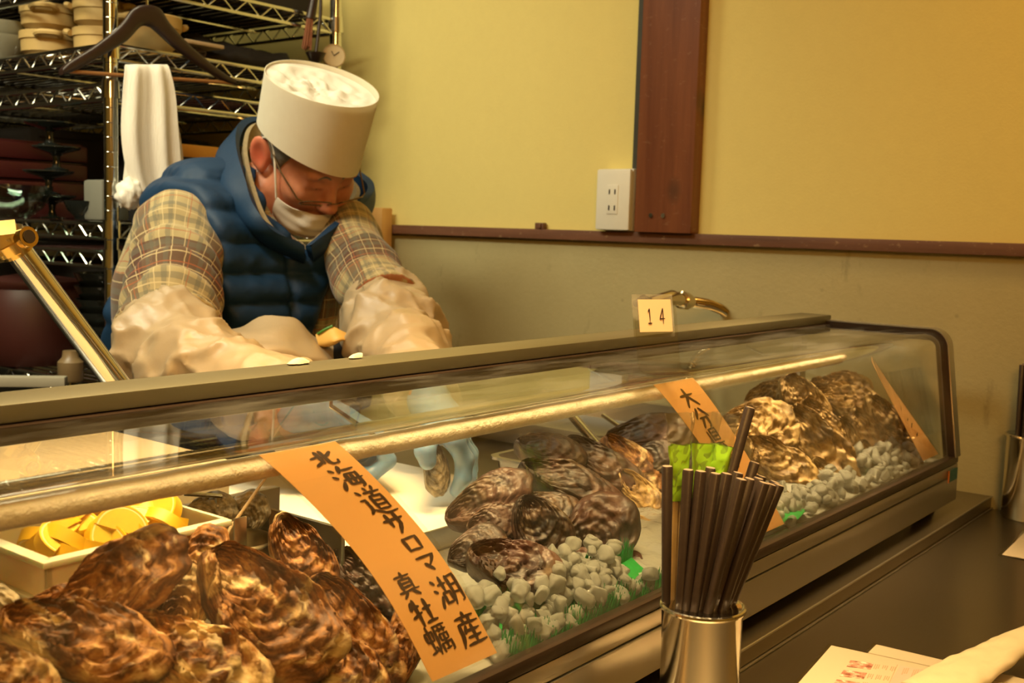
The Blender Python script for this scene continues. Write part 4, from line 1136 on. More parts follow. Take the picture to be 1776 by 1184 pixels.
def shell_mat(name, stops, pale, pale_amt, rough, coat=0, bump=.5, red=None):
    t = NT(name)
    oi = t.node('ShaderNodeObjectInfo').outputs['Random']
    co = t.node('ShaderNodeTexCoord').outputs['Object']
    ad = t.node('ShaderNodeVectorMath', operation='ADD'); t.link(co, ad.inputs[0])
    cb = t.node('ShaderNodeCombineXYZ'); t.link(t.math('MULTIPLY', oi, 7.3), cb.inputs[0]); t.link(t.math('MULTIPLY', oi, 3.1), cb.inputs[1]); t.link(cb.outputs[0], ad.inputs[1])
    v = ad.outputs[0]
    ring = t.node('ShaderNodeAttribute', attribute_name='ring').outputs['Fac']; ang = t.node('ShaderNodeAttribute', attribute_name='ang').outputs['Fac']
    wob = t.noise(v, 45, 4)
    cv = t.node('ShaderNodeCombineXYZ'); t.link(t.math('MULTIPLY_ADD', wob, 2.6, t.math('MULTIPLY', ring, 15)), cv.inputs[0])
    t.link(t.math('MULTIPLY', t.math('SINE', ang), 1.6), cv.inputs[1]); t.link(t.math('MULTIPLY', oi, 40), cv.inputs[2])
    stri = t.noise(cv.outputs[0], 1.0, 4, .6)
    big = t.noise(v, 34, 5, .62, .8)
    f = t.math('MULTIPLY_ADD', stri, .55, t.math('MULTIPLY', big, .62))
    f = t.math('MULTIPLY_ADD', t.math('SUBTRACT', f, .585), 1.55, .5)
    c = t.ramp(f, stops)
    fine = t.noise(v, 190, 4, .7)
    c = t.mix(t.math('MULTIPLY', fine, .45), c, tuple(x*.35 for x in stops[1][1]))
    pm = t.ramp(t.noise(v, 26, 5, .6, 1.0), [(.53, (0, 0, 0)), (.64, (1, 1, 1))])
    c = t.mix(t.math('MULTIPLY', pm, pale_amt), c, pale)
    if red: c = t.mix(t.math('MULTIPLY', t.ramp(t.noise(v, 17, 3), [(.5, (0, 0, 0)), (.65, (1, 1, 1))]), .6), c, red)
    h = t.math('ADD', t.math('MULTIPLY', stri, .8), t.math('MULTIPLY', fine, .7))
    t.bsdf(c, rough, 0, t.bump(h, bump*.6, .003), Coat_Weight=coat, Coat_Roughness=.25); return t.m
M['oyster'] = shell_mat('brown_oyster_shell', [(.26, (.022, .010, .008)), (.44, (.130, .048, .018)), (.58, (.42, .19, .060)), (.80, (.80, .54, .23))], (.86, .68, .38), .70, .62, .0, .6)
M['dark_oyster'] = shell_mat('dark_oyster_shell', [(.30, (.006, .005, .005)), (.45, (.024, .013, .010)), (.60, (.060, .031, .020)), (.82, (.16, .090, .050))], (.42, .30, .15),   .14, .56, .09, .5, (.085, .028, .020))
M['tan_oyster'] = shell_mat('tan_oyster_shell', [(.26, (.060, .034, .014)), (.44, (.21, .125, .044)), (.58, (.42, .28, .105)), (.80, (.68, .52, .26))], (.72, .58, .34), .40, .6, .05, .6)
M['grey_oyster'] = shell_mat('grey_oyster_shell', [(.30, (.07, .06, .045)), (.46, (.24, .21, .15)), (.60, (.42, .36, .25)), (.78, (.66, .56, .40))], (.74, .64, .48), .6, .55, .1, .5)
CF = np.array(FW)
def place_shell(px, py, Y, length_px, ratio, ang, mt, label, grp, seed, pitch=.55, roll=0., depth=0., T=.38, rings=7, ruffle=.07, rough=1.0, flip=1):
    c = onY(px, py, Y); d = ray(px, py); dn = d/np.linalg.norm(d); dep = inpic(c)[2]
    L = length_px*dep/F_
    rt = np.cross(dn, [0, 0, 1]); rt /= np.linalg.norm(rt); up = np.cross(rt, dn)
    a = math.radians(ang)
    x = rt*math.cos(a) + up*math.sin(a) + dn*depth; x /= np.linalg.norm(x)
    n = -dn*(1-pitch) + np.array([0, 0, 1])*pitch + rt*roll
    n = n - x*(n@x); n /= np.linalg.norm(n); y = np.cross(n, x)
    me = shell_mesh(L, L*ratio, L*T, seed, rings, ruffle, rough)
    me.materials.append(M[mt])
    o = bpy.data.objects.new('oyster', me); COL.objects.link(o)
    o.matrix_world = Matrix(((x[0], y[0], n[0], c.x), (x[1], y[1], n[1], c.y), (x[2], y[2], n[2], c.z), (0, 0, 0, 1)))
    return setp(o, label, 'oyster', grp)
G1 = 'brown oysters in the left pile'
LEFT = [  # px, py, Y, length, ratio, angle, material, label, extra
 (152, 1112, .515, 300, .50, -14, 'oyster', 'big brown and cream oyster lying at the lower left of the left pile', dict(seed=11, pitch=.45)),
 (206, 1012, .548, 272, .50, 36, 'oyster', 'dark brown pointed oyster sloping up in front of the lemon tub', dict(seed=12, pitch=.35)),
 (468, 1062, .512, 310, .60, -48, 'oyster', 'large golden ridged oyster left of the first orange strip', dict(seed=13, pitch=.40, rings=10)),
 (522, 968, .590, 165, .62, -62, 'oyster', 'dark brown oyster standing behind the large golden ridged one', dict(seed=14, pitch=.3)),
 (352, 968, .575, 125, .60, 58, 'oyster', 'small amber-tipped oyster standing before the steel pot', dict(seed=15, pitch=.3)),
 (338, 1150, .495, 290, .50, -24, 'oyster', 'mottled brown oyster at the bottom, under the large golden ridged one', dict(seed=16, pitch=.5)),
 (614, 1100, .525, 250, .50, -50, 'oyster', 'long brown oyster sloping down beside the first orange strip', dict(seed=17, pitch=.4)),
 (704, 1116, .505, 128, .50, 82, 'oyster', 'small pale amber oyster peeping out beside the first orange strip', dict(seed=18, pitch=.3)),
 (18, 1176, .478, 180, .6, -30, 'oyster', 'amber oyster cut off by the lower left corner', dict(seed=19, pitch=.4)),
 (316, 1052, .560, 150, .62, 75, 'oyster', 'dark oyster wedged between the pointed one and the large golden one', dict(seed=20, pitch=.3)),
 (640, 1020, .590, 185, .55, -40, 'dark_oyster', 'dark purple oyster half hidden behind the first orange strip', dict(seed=21, pitch=.35)),
 (592, 1172, .495, 215, .6, -38, 'oyster', 'pale-edged oyster at the bottom edge right of the golden ridged one', dict(seed=22, pitch=.4)),
 (90, 1052, .560, 110, .6, 20, 'oyster', 'reddish brown oyster tip behind the big lower left oyster', dict(seed=23, pitch=.4)),
]
for px, py, Y, l, rt, a, mt, lb, ex in LEFT: place_shell(px, py, Y, l, rt, a, mt, lb, G1, **ex)
place_shell(-14, 1072, .60, 120, .8, 80, 'grey_oyster', 'grey shell at the left edge below the lemon tub', G1, 24, pitch=.2)
G2 = 'dark oysters in the middle pile'
MID = [
 (849, 868, .605, 152, .48, 36, 'wing-shaped black oyster with a pale hinge at the left of the dark pile', dict(seed=31, pitch=.4, rings=11)),
 (858, 908, .588, 92, .75, 10, 'small dark oyster with a tan barnacle under the wing-shaped one', dict(seed=32, pitch=.2)),
 (992, 846, .610, 178, .40, -13, 'long olive-brown oyster lying across the middle of the dark pile', dict(seed=33, pitch=.45)),
 (938, 925, .555, 132, .72, -52, 'rounded dark brown oyster in the centre of the dark pile', dict(seed=34, pitch=.3, ruffle=.04, rough=.7)),
 (1038, 930, .545, 150, .68, 62, 'broad smooth purple-grey oyster right of the pile centre', dict(seed=35, pitch=.25, ruffle=.04, rough=.6)),
 (828, 952, .560, 100, .70, 25, 'reddish oyster at the lower left of the dark pile', dict(seed=36, pitch=.4, ruffle=.04)),
 (894, 985, .520, 160, .56, -14, 'glossy black oyster with a cream end at the front of the dark pile', dict(seed=37, pitch=.45, ruffle=.04, rough=.8)),
 (956, 786, .668, 118, .50, -6, 'dark oyster with an orange tip at the back beside the steel tray', dict(seed=38, pitch=.4)),
 (1046, 815, .640, 155, .44, -30, 'dark brown oyster sloping across the back of the dark pile', dict(seed=39, pitch=.45)),
 (1098, 806, .655, 130, .46, -36, 'golden brown rough oyster near the top of the dark pile', dict(seed=40, pitch=.4)),
 (1130, 756, .672, 150, .46, 12, 'black oyster topmost of the dark pile, by the second orange strip', dict(seed=41, pitch=.35)),
 (1132, 798, .640, 90, .60, 30, 'brown oyster just below the topmost black one', dict(seed=42, pitch=.35)),
 (1112, 868, .600, 120, .52, -40, 'mottled brown oyster above the tan one at the right of the dark pile', dict(seed=43, pitch=.4)),
 (1124, 946, .552, 140, .52, -42, 'tan oyster sloping down behind the chopsticks cup', dict(seed=44, pitch=.35)),
 (1078, 988, .522, 82, .70, 10, 'small dark oyster low down between ice and the tan oyster', dict(seed=45, pitch=.4)),
 (952, 886, .600, 110, .60, -10, 'black oyster in shadow under the long olive-brown one', dict(seed=46, pitch=.4)),
 (1010, 985, .540, 110, .60, 0, 'dark oyster under the broad smooth purple-grey one', dict(seed=47, pitch=.5)),
]
for px, py, Y, l, rt, a, lb, ex in MID:
    mt = 'oyster' if 'golden' in lb else 'tan_oyster' if lb.startswith(('tan', 'mottled')) else 'dark_oyster'
    ex.setdefault('rough', .38); ex.setdefault('ruffle', .05)
    o = place_shell(px, py, Y, l*1.10, rt*1.06, a, mt, lb, G2, T=.42, **ex)
G3 = 'tan oysters in the right pile'
RIGHT = [
 (1393, 700, .612, 102, .62, -55, 'tan_oyster', 'pale cream oyster at the top centre of the tan pile', dict(seed=51, rings=9)),
 (1308, 732, .612, 112, .62, 14, 'tan_oyster', 'wide oyster at the upper left end of the tan pile', dict(seed=52)),
 (1352, 806, .545, 122, .55, -36, 'tan_oyster', 'oyster with a dark underside at the lower left of the tan pile', dict(seed=53)),
 (1422, 788, .545, 168, .50, -54, 'tan_oyster', 'longest oyster, sloping down the middle of the tan pile', dict(seed=54)),
 (1476, 784, .545, 112, .42, -62, 'tan_oyster', 'narrow oyster right of the longest one in the tan pile', dict(seed=55)),
 (1512, 766, .540, 115, .42, -60, 'tan_oyster', 'narrow oyster, second to the right of the longest one', dict(seed=56)),
 (1472, 698, .590, 118, .46, -6, 'tan_oyster', 'oyster lying level near the top right of the tan pile', dict(seed=57)),
 (1460, 673, .615, 96, .50, 4, 'tan_oyster', 'topmost oyster of the tan pile, at the back', dict(seed=58)),
 (1342, 684, .665, 90, .50, 20, 'tan_oyster', 'shaded oyster at the back left of the tan pile', dict(seed=59)),
 (1544, 742, .525, 112, .48, -52, 'tan_oyster', 'oyster at the right end of the tan pile by the third strip', dict(seed=60)),
 (1558, 776, .508, 82, .55, -50, 'tan_oyster', 'small oyster low at the right end of the tan pile', dict(seed=61)),
 (1368, 848, .540, 110, .5, -30, 'dark_oyster', 'dark oyster at the bottom left of the tan pile', dict(seed=62)),
 (1482, 832, .520, 90, .5, -52, 'tan_oyster', 'oyster low in the middle of the tan pile above the ice', dict(seed=63)),
 (1338, 762, .590, 96, .55, 32, 'tan_oyster', 'oyster tilted up behind the lower left one in the tan pile', dict(seed=64)),
 (1362, 872, .515, 50, .6, -62, 'tan_oyster', 'tiny tan oyster beside the chopsticks and the green sheet', dict(seed=65)),
 (1420, 735, .580, 90, .6, -50, 'tan_oyster', 'oyster tucked below the pale cream one in the tan pile', dict(seed=66)),
]
RIGHT += [
 (1296, 770, .600, 80, .6, 60, 'tan_oyster', 'grey-brown oyster at the left end of the tan pile by the second strip', dict(seed=67)),
 (1442, 842, .515, 95, .5, -48, 'tan_oyster', 'oyster at the foot of the longest one, half buried in ice', dict(seed=68)),
 (1388, 770, .575, 110, .55, -40, 'tan_oyster', 'oyster wedged between the lower left one and the longest one', dict(seed=69)),
 (1516, 806, .515, 80, .45, -58, 'tan_oyster', 'narrow oyster low at the right of the tan pile behind the green leaf', dict(seed=70)),
]
for px, py, Y, l, rt, a, mt, lb, ex in RIGHT: place_shell(px, py, Y, l*1.18, rt, a, mt, lb, G3, pitch=.35, ruffle=.09, **ex)

# ---- crushed ice beds under the piles and loose pieces in front
t = NT('crushed_ice'); v = t.coords()
ic = t.mix(t.noise(v, 60, 4), (.86, .92, .84), (.97, .99, .95))
g_ = t.node('ShaderNodeNewGeometry'); nb_ = t.bump(t.noise(v, 120, 4), .5, .003)
df = t.node('ShaderNodeBsdfDiffuse'); t.link(ic, df.inputs[0]); t.link(nb_, df.inputs['Normal'])
tl = t.node('ShaderNodeBsdfTranslucent'); t.link(ic, tl.inputs[0]); tr = t.node('ShaderNodeBsdfTransparent'); tr.inputs[0].default_value = (.93, .96, .92, 1)
gl = t.node('ShaderNodeBsdfGlossy'); gl.inputs['Roughness'].default_value = .10; t.link(nb_, gl.inputs['Normal'])
lw = t.node('ShaderNodeLayerWeight'); lw.inputs['Blend'].default_value = .40; t.link(nb_, lw.inputs['Normal'])
m1 = t.node('ShaderNodeMixShader'); m1.inputs[0].default_value = .62; t.link(df.outputs[0], m1.inputs[1]); t.link(tl.outputs[0], m1.inputs[2])
m2 = t.node('ShaderNodeMixShader'); m2.inputs[0].default_value = .40; t.link(m1.outputs[0], m2.inputs[1]); t.link(tr.outputs[0], m2.inputs[2])
m3 = t.node('ShaderNodeMixShader'); t.link(lw.outputs['Fresnel'], m3.inputs[0]); t.link(m2.outputs[0], m3.inputs[1]); t.link(gl.outputs[0], m3.inputs[2])
t.link(m3.outputs[0], t.out.inputs[0]); M['ice'] = t.m
def ice_bed(name, x0, x1, y0, y1, hgt, label, seed):
    def fn(u, v):
        x = x0+(x1-x0)*u; y = y0+(y1-y0)*v
        e = min(1, 5*min(u, 1-u))*min(1, 2.2*v+.15)*min(1, 8*(1-v))
        z = hgt*e*(.75+.25*mnoise.noise(Vector((x*9, y*9, seed)))) + .004*mnoise.noise(Vector((x*90, y*90, seed)))*min(1, e*3)
        return Vector((x, y, zfl+.0006+max(0, z)))
    m = MB().grid(fn, 60, 40); n = len(m.v)
    rim = [i for i in range(60)]+[60*j+59 for j in range(1, 40)]+[39*60+i for i in range(58, -1, -1)]+[60*j for j in range(38, 0, -1)]
    base = len(m.v); m.v += [(m.v[i][0], m.v[i][1], zfl+.0002) for i in rim]
    k = len(rim); m.f += [(rim[i], rim[(i+1) % k], base+(i+1) % k, base+i) for i in range(k)] + [tuple(range(base+k-1, base-1, -1))]
    o = m.build(name, M['ice'], angle=180, kind='stuff', label=label, cat='ice'); shift_base(o); return o
ice_bed('ice_bed', .20, .47, .462, .585, .066, 'crushed ice heaped under the left pile of oysters', 1)
ice_bed('ice_bed', .66, 1.10, .475, .640, .026, 'crushed ice heaped under the dark oysters', 2)
ice_bed('ice_bed', 1.12, 1.575, .470, .60, .030, 'crushed ice heaped under the tan oysters', 3)
def chunk_mesh(seed):
    bm = bmesh.new(); bmesh.ops.create_icosphere(bm, subdivisions=3, radius=1)
    rr = random.Random(seed); off = Vector((seed*3.7, seed*1.3, 0))
    pl = [Vector((rr.gauss(0, 1), rr.gauss(0, 1), rr.gauss(0, 1))).normalized() for _ in range(9)]; pd = [rr.uniform(.45, .80) for _ in pl]
    for v_ in bm.verts:
        p = v_.co*1.0
        for n_, d_ in zip(pl, pd):
            e = p.dot(n_)-d_
            if e > 0: p -= n_*e*.80
        v_.co = p*(1+.16*mnoise.noise(p*1.7+off))
    me = bpy.data.meshes.new('ice_chunk'); bm.to_mesh(me); bm.free(); me.materials.append(M['ice'])
    me.polygons.foreach_set('use_smooth', np.ones(len(me.polygons), bool)); return me
ICE = [chunk_mesh(s) for s in range(10)]
rng = random.Random(8)
def ice_heap(quad, n, y0, y1, rise, size, label, grp):
    """chunks between four picture corners lying on the case floor front, rising towards the shells"""
    for i in range(n):
        u, v_ = rng.random(), rng.random()**.9
        x = quad[0]+(quad[1]-quad[0])*u; y = y0+(y1-y0)*v_
        s = size*rng.uniform(.65, 1.2)
        z = zfl + s*.55 + rise*v_ + .004*rng.random() + (rise*.35 if rng.random() < .35 else 0)
        o = bpy.data.objects.new('ice_chunk', ICE[i % len(ICE)]); COL.objects.link(o)
        o.location = (x, y, z); o.rotation_euler = [rng.uniform(0, 6.3) for _ in range(3)]
        o.scale = (s, s*rng.uniform(.7, 1), s*rng.uniform(.6, .9))
        setp(o, label, 'ice', grp)
ice_heap((.60, .80), 150, .4665, .512, .030, .0095, 'lump of clear ice in front of the dark oysters', 'ice lumps in front of the dark oysters')
ice_heap((1.08, 1.33), 75, .4665, .503, .018, .0092, 'lump of clear ice in front of the left half of the tan oysters', 'ice lumps in front of the tan oysters, left half')
ice_heap((1.36, 1.56), 70, .4665, .515, .022, .0098, 'lump of clear ice by the third orange strip', 'ice lumps by the third strip')
# ---- green plastic grass sheets
M['grass'] = plain('green_plastic', (.006, .20, .035), .35, 0, .25, 60, Subsurface_Weight=.1)
def grass_sheet(x0, x1, rows, label, seed, deep=.045):
    m = MB(); rr = random.Random(seed)
    def base(u, v):
        x = x0+(x1-x0)*u; y = .4635+deep*v
        return Vector((x, y, zfl+.0015+.003*math.sin(x*60)*v*v+(.016*v*v if deep > .03 else .004*v)))
    m.grid(base, 50, 6)
    for y, z, h in rows:
        x = x0
        while x < x1:
            w = rr.uniform(.0022, .0034); hh = h*rr.uniform(.75, 1.1); lx = rr.uniform(-.002, .002); ly = rr.uniform(-.003, .001)
            zz_ = zfl+z+.003*math.sin(x*45)
            m.add([(x, y, zz_), (x+w, y, zz_), (x+w*.7+lx*.5, y+ly*.5, zz_+hh*.6), (x+w*.5+lx, y+ly, zz_+hh), (x+w*.3+lx*.5, y+ly*.5, zz_+hh*.6)], [(0, 1, 2, 3, 4)])
            x += w*.8
    return m.build('grass_sheet', M['grass'], thick=.0005, smooth=False, label=label, cat='garnish sheet')
grass_sheet(.60, .835, [(.464, .002, .012), (.468, .004, .014), (.472, .006, .015), (.509, .016, .014), (.513, .018, .016), (.517, .018, .016)], 'green plastic grass sheet under the ice by the dark oysters', 2)
grass_sheet(.835, .985, [(.4645, .002, .009), (.469, .005, .010)], 'green plastic grass sheet hidden behind the chopsticks cup', 3, .014)
def leaf_sheet(pts, label):
    # crumpled flat sheet, outline given on the case floor
    cx = sum(p[0] for p in pts)/len(pts); cy = sum(p[1] for p in pts)/len(pts); m = MB(); n = len(pts)*6
    P = smoothpts([Vector((a, b, 0)) for a, b in pts]+[Vector((*pts[0], 0))], 6)[:-1]; n = len(P)
    vs = []
    for j in range(6):
        k = j/5
        for p in P:
            q = Vector((cx+(p.x-cx)*k, cy+(p.y-cy)*k, 0)); z = .010+.010*mnoise.noise(Vector((q.x*40, q.y*40, 1)))+.05*(q.y-.47)
            vs.append(Vector((q.x, q.y, zfl+max(.001, z))))
    m.add(vs, [(j*n+i, j*n+(i+1) % n, (j+1)*n+(i+1) % n, (j+1)*n+i) for j in range(5) for i in range(n)])
    return m.build('leaf_sheet', M['grass'], thick=.0008, angle=180, label=label, cat='garnish sheet')
leaf_sheet([(1.035, .468), (1.075, .466), (1.125, .468), (1.150, .482), (1.120, .497), (1.085, .492), (1.060, .505), (1.035, .490)], 'green plastic leaf lying on the ice below the tan oysters')
leaf_sheet([(.985, .465), (1.02, .465), (1.025, .474), (.99, .478)], 'small green plastic scrap at the case front beside the chopsticks')
leaf_sheet([(1.37, .485), (1.40, .480), (1.41, .51), (1.395, .54), (1.375, .52)], 'dark green plastic leaf standing in the ice of the tan pile')

# ---- orange price strips hung from the rod down to the foot of the glass
M['strip'] = None
t = NT('orange_paper'); v = t.coords()
pc = t.mix(t.noise(v, 12, 3), (.93, .53, .20), (.97, .60, .26))
b = t.node('ShaderNodeBsdfPrincipled'); t.link(pc, b.inputs['Base Color']); b.inputs['Roughness'].default_value = .35; b.inputs['Coat Weight'].default_value = .25; b.inputs['Coat Roughness'].default_value = .12
tl = t.node('ShaderNodeBsdfTranslucent'); t.link(pc, tl.inputs[0]); mx = t.node('ShaderNodeMixShader'); mx.inputs[0].default_value = .25
t.link(b.outputs[0], mx.inputs[1]); t.link(tl.outputs[0], mx.inputs[2]); t.link(mx.outputs[0], t.out.inputs[0]); M['strip'] = t.m
M['ink'] = plain('brown_black_ink', (.040, .018, .012), .5)
M['film'] = pane('laminate_film', (.96, .95, .90), .07, .05)
def bez(P, t):
    a, b, c, d = P; s = 1-t
    return tuple(s**3*a[i]+3*s*s*t*b[i]+3*s*t*t*c[i]+t**3*d[i] for i in range(2))
PRO = [(.524, -.140), (.512, -.160), (.498, -.215), (.459, -.2948)]
def strip_fn(xl0, xl1, w0, w1, pro=PRO, turn=0, bow=0):
    tt = np.linspace(0, 1, 80); C = np.array([bez(pro, t_) for t_ in tt]); L = np.r_[0, np.cumsum(np.hypot(*np.diff(C, axis=0).T))]; L /= L[-1]
    def fn(s, t, off=0):
        y, z = np.interp(t, L, C[:, 0]), np.interp(t, L, C[:, 1])
        a, b = max(0, t-.02), min(1, t+.02)
        ty, tz = np.interp(b, L, C[:, 0])-np.interp(a, L, C[:, 0]), np.interp(b, L, C[:, 1])-np.interp(a, L, C[:, 1])
        n = math.hypot(ty, tz); ny, nz_ = tz/n, -ty/n
        if ny > 0: ny, nz_ = -ny, -nz_
        w = s*(w0+(w1-w0)*t); an = turn*(1-t)
        return Vector((xl0+(xl1-xl0)*t + bow*math.sin(math.pi*t) + w*math.cos(an), y+ny*off+w*math.sin(an), CZ+z+nz_*off))
    return fn
BRUSH = {
 '北': [[(.05,.38),(.38,.33)],[(.38,.08),(.38,.80)],[(.04,.82),(.40,.66)],[(.92,.20),(.60,.43)],[(.58,.06),(.58,.75),(.68,.86),(.90,.86),(.96,.66)]],
 '海': [[(.08,.12),(.22,.23)],[(.03,.40),(.17,.49)],[(.05,.94),(.26,.62)],[(.48,.03),(.34,.30)],[(.42,.20),(.94,.18)],[(.48,.36),(.42,.80)],[(.48,.36),(.86,.36)],[(.86,.36),(.80,.90),(.70,.95)],[(.28,.58),(.99,.57)],[(.42,.78),(.86,.77)],[(.66,.40),(.62,.76)]],
 '道': [[(.10,.10),(.22,.22)],[(.04,.40),(.20,.40),(.20,.72),(.06,.88)],[(.06,.86),(.24,.78),(.55,.95),(.99,.93)],[(.46,.02),(.52,.13)],[(.78,.0),(.70,.14)],[(.34,.18),(.95,.17)],[(.62,.20),(.56,.31)],[(.44,.32),(.44,.80)],[(.44,.32),(.84,.32),(.84,.80)],[(.44,.48),(.84,.48)],[(.44,.63),(.84,.63)],[(.44,.79),(.84,.79)]],
 'サ': [[(.06,.36),(.94,.32)],[(.30,.10),(.32,.64)],[(.68,.08),(.68,.55),(.42,.95)]],
 'ロ': [[(.16,.20),(.18,.82)],[(.16,.20),(.84,.20),(.82,.80)],[(.18,.77),(.84,.77)]],
 'マ': [[(.08,.22),(.90,.19),(.70,.45),(.46,.66)],[(.34,.50),(.62,.86)]],
 '湖': [[(.05,.13),(.16,.24)],[(.02,.42),(.13,.50)],[(.04,.94),(.20,.62)],[(.24,.29),(.56,.27)],[(.40,.08),(.40,.55)],[(.28,.55),(.28,.87)],[(.28,.55),(.53,.55),(.53,.86)],[(.28,.84),(.53,.84)],[(.66,.10),(.66,.60),(.56,.97)],[(.66,.12),(.94,.12),(.94,.88),(.84,.93)],[(.66,.38),(.94,.38)],[(.66,.62),(.94,.62)]],
 '産': [[(.50,.0),(.50,.12)],[(.15,.14),(.87,.13)],[(.35,.18),(.42,.29)],[(.66,.17),(.58,.30)],[(.15,.32),(.94,.31)],[(.18,.32),(.16,.65),(.02,.98)],[(.40,.41),(.28,.61)],[(.34,.54),(.88,.53)],[(.34,.73),(.85,.72)],[(.22,.94),(.98,.92)],[(.60,.40),(.60,.92)]],
 '真': [[(.13,.15),(.87,.14)],[(.50,.0),(.48,.27)],[(.26,.28),(.26,.72)],[(.26,.28),(.76,.28),(.76,.72)],[(.26,.43),(.76,.43)],[(.26,.57),(.76,.57)],[(.03,.74),(.98,.72)],[(.36,.78),(.12,.98)],[(.62,.78),(.90,.98)]],
 '牡': [[(.16,.10),(.05,.37)],[(.12,.27),(.48,.25)],[(.0,.62),(.48,.49)],[(.28,.03),(.28,.98)],[(.56,.39),(.96,.37)],[(.75,.08),(.75,.88)],[(.48,.90),(1.0,.87)]],
 '蠣': [[(.06,.22),(.06,.52)],[(.06,.22),(.34,.22),(.34,.52)],[(.06,.50),(.34,.50)],[(.20,.03),(.20,.84)],[(.02,.87),(.36,.80)],[(.30,.70),(.38,.89)],[(.44,.10),(.99,.09)],[(.48,.10),(.46,.60),(.38,.98)],[(.56,.24),(.97,.23)],[(.66,.16),(.66,.32)],[(.84,.16),(.84,.32)],[(.60,.38),(.60,.58)],[(.60,.38),(.92,.38),(.92,.58)],[(.60,.57),(.92,.57)],[(.56,.67),(.56,.97)],[(.56,.67),(.96,.67),(.96,.94),(.88,.97)],[(.76,.40),(.76,.86)],[(.66,.86),(.88,.84)]],
 '大': [[(.06,.37),(.94,.33)],[(.50,.03),(.48,.40),(.08,.98)],[(.50,.40),(.94,.96)]],
 '分': [[(.40,.04),(.04,.52)],[(.60,.04),(.98,.48)],[(.26,.51),(.78,.49),(.72,.90),(.56,.95)],[(.48,.52),(.16,.98)]],
 '県': [[(.32,.03),(.32,.52)],[(.32,.03),(.78,.03),(.78,.52)],[(.32,.19),(.78,.19)],[(.32,.35),(.78,.35)],[(.32,.51),(.78,.51)],[(.12,.12),(.12,.67),(.96,.66)],[(.52,.66),(.52,1.0)],[(.32,.74),(.16,.94)],[(.70,.74),(.92,.94)]],
 '1': [[(.28,.22),(.50,.04),(.50,.95)],[(.24,.96),(.78,.95)]],
 '4': [[(.60,.03),(.14,.68),(.90,.67)],[(.62,.03),(.62,1.0)]],
 '一': [[(.1,.5),(.9,.46)]], '二': [[(.2,.25),(.8,.22)],[(.08,.75),(.92,.72)]],
}
def glyphs(ch, size, bold=.1):
    """brush strokes of one character as flat ribbons; centred, y up"""
    vs, fs = [], []
    st_ = BRUSH[ch]; bw = bold*(1 if len(st_) < 8 else .82 if len(st_) < 12 else .68)
    for k, st in enumerate(st_):
        P = [Vector((x-.5, .5-y, 0)) for x, y in st]
        Q = [P[0]]
        for a, b in zip(P, P[1:]):
            n = max(2, int((b-a).length/.07)); Q += [a.lerp(b, i/n) for i in range(1, n+1)]
        n = len(Q); base = len(vs)
        for i, q in enumerate(Q):
            d = Q[min(i+1, n-1)]-Q[max(i-1, 0)]; d.normalize(); nr = Vector((-d.y, d.x, 0)); u = i/(n-1)
            w = bw*(.62+.38*abs(d.y))*(1.05-.55*max(0, u-.65)/.35)*(.75+.25*min(1, u*6))*(1+.22*mnoise.noise(Vector((q.x*7, q.y*7, k*3.1+ord(ch[0]) % 17))))*.5
            vs += [(q+nr*w)*size, (q-nr*w)*size]
        fs += [(base+2*i, base+2*i+1, base+2*i+3, base+2*i+2) for i in range(n-1)]
        e = Q[0]-(Q[1]-Q[0]).normalized()*bw*.35; vs.append(e*size); fs.append((base, len(vs)-1, base+1))
    return vs, fs
def price_strip(fn, length, width, chars, label):
    o = empty('price_strip', fn(.5, 1), label=label, cat='price strip')
    at(o, MB().grid(lambda u, v: fn(.06+.88*u, .004+.985*v), 9, 48), 'paper', M['strip'], angle=180, thick=.0003)
    at(o, MB().grid(lambda u, v: fn(u, v, .0008), 9, 48), 'laminate', M['film'], angle=180)
    m = MB()
    for ch, s, t_, size, rot, wx in chars:
        vs, fs = glyphs(ch, size*1.1, .17); out = []
        for p in vs:
            wob = .022*size
            x, y = p.x, p.y*wx
            x += wob*mnoise.noise(Vector((p.x/size*2.3+t_*9, p.y/size*2.3, 3))); y += wob*mnoise.noise(Vector((p.x/size*2.3, p.y/size*2.3+t_*7, 8)))
            y += .03*x                                      # brush hand: rising to the right
            rot2 = rot; c, sn = math.cos(rot2), math.sin(rot2); x, y = x*c-y*sn, x*sn+y*c
            out.append(fn(s+x/width, min(.995, t_-y/length), .00045))
        m.add(out, fs)
    at(o, m, 'lettering', M['ink'], smooth=False, label='brush lettering')
    return o
f1_ = strip_fn(.4203, .5116, .0705, .0755, bow=.017)
LN = .172
c1 = [('北', .62, .062, .0200, 0, .55), ('海', .67, .150, .0225, 0, .72), ('道', .71, .262, .0225, 0, .85), ('サ', .72, .365, .0190, 0, .85), ('ロ', .72, .462, .0165, 0, .85), ('マ', .74, .552, .0175, 0, .85), ('湖', .76, .680, .0225, 0, 1.0), ('産', .76, .855, .0225, 0, 1.0),
      ('真', .34, .608, .0175, 0, .95), ('牡', .34, .728, .0180, 0, 1.0), ('蠣', .35, .848, .0200, 0, 1.0)]
price_strip(f1_, LN, .073, c1, 'orange strip with brush lettering nearest the lower left corner, two columns')
f2_ = strip_fn(.8805, .9832, .0847, .0739, bow=.014)
c2 = [('大', .50, .115, .0230, 0, .8), ('分', .50, .245, .0225, 0, .9), ('県', .48, .385, .0225, 0, 1), ('産', .45, .520, .0210, 0, 1)]
price_strip(f2_, LN, .078, c2, 'orange strip with brush lettering between dark and tan oysters')
f3_ = strip_fn(1.440, 1.490, .074, .074, [(.520, -.160), (.505, -.200), (.485, -.240), (.4605, -.2945)], .36)
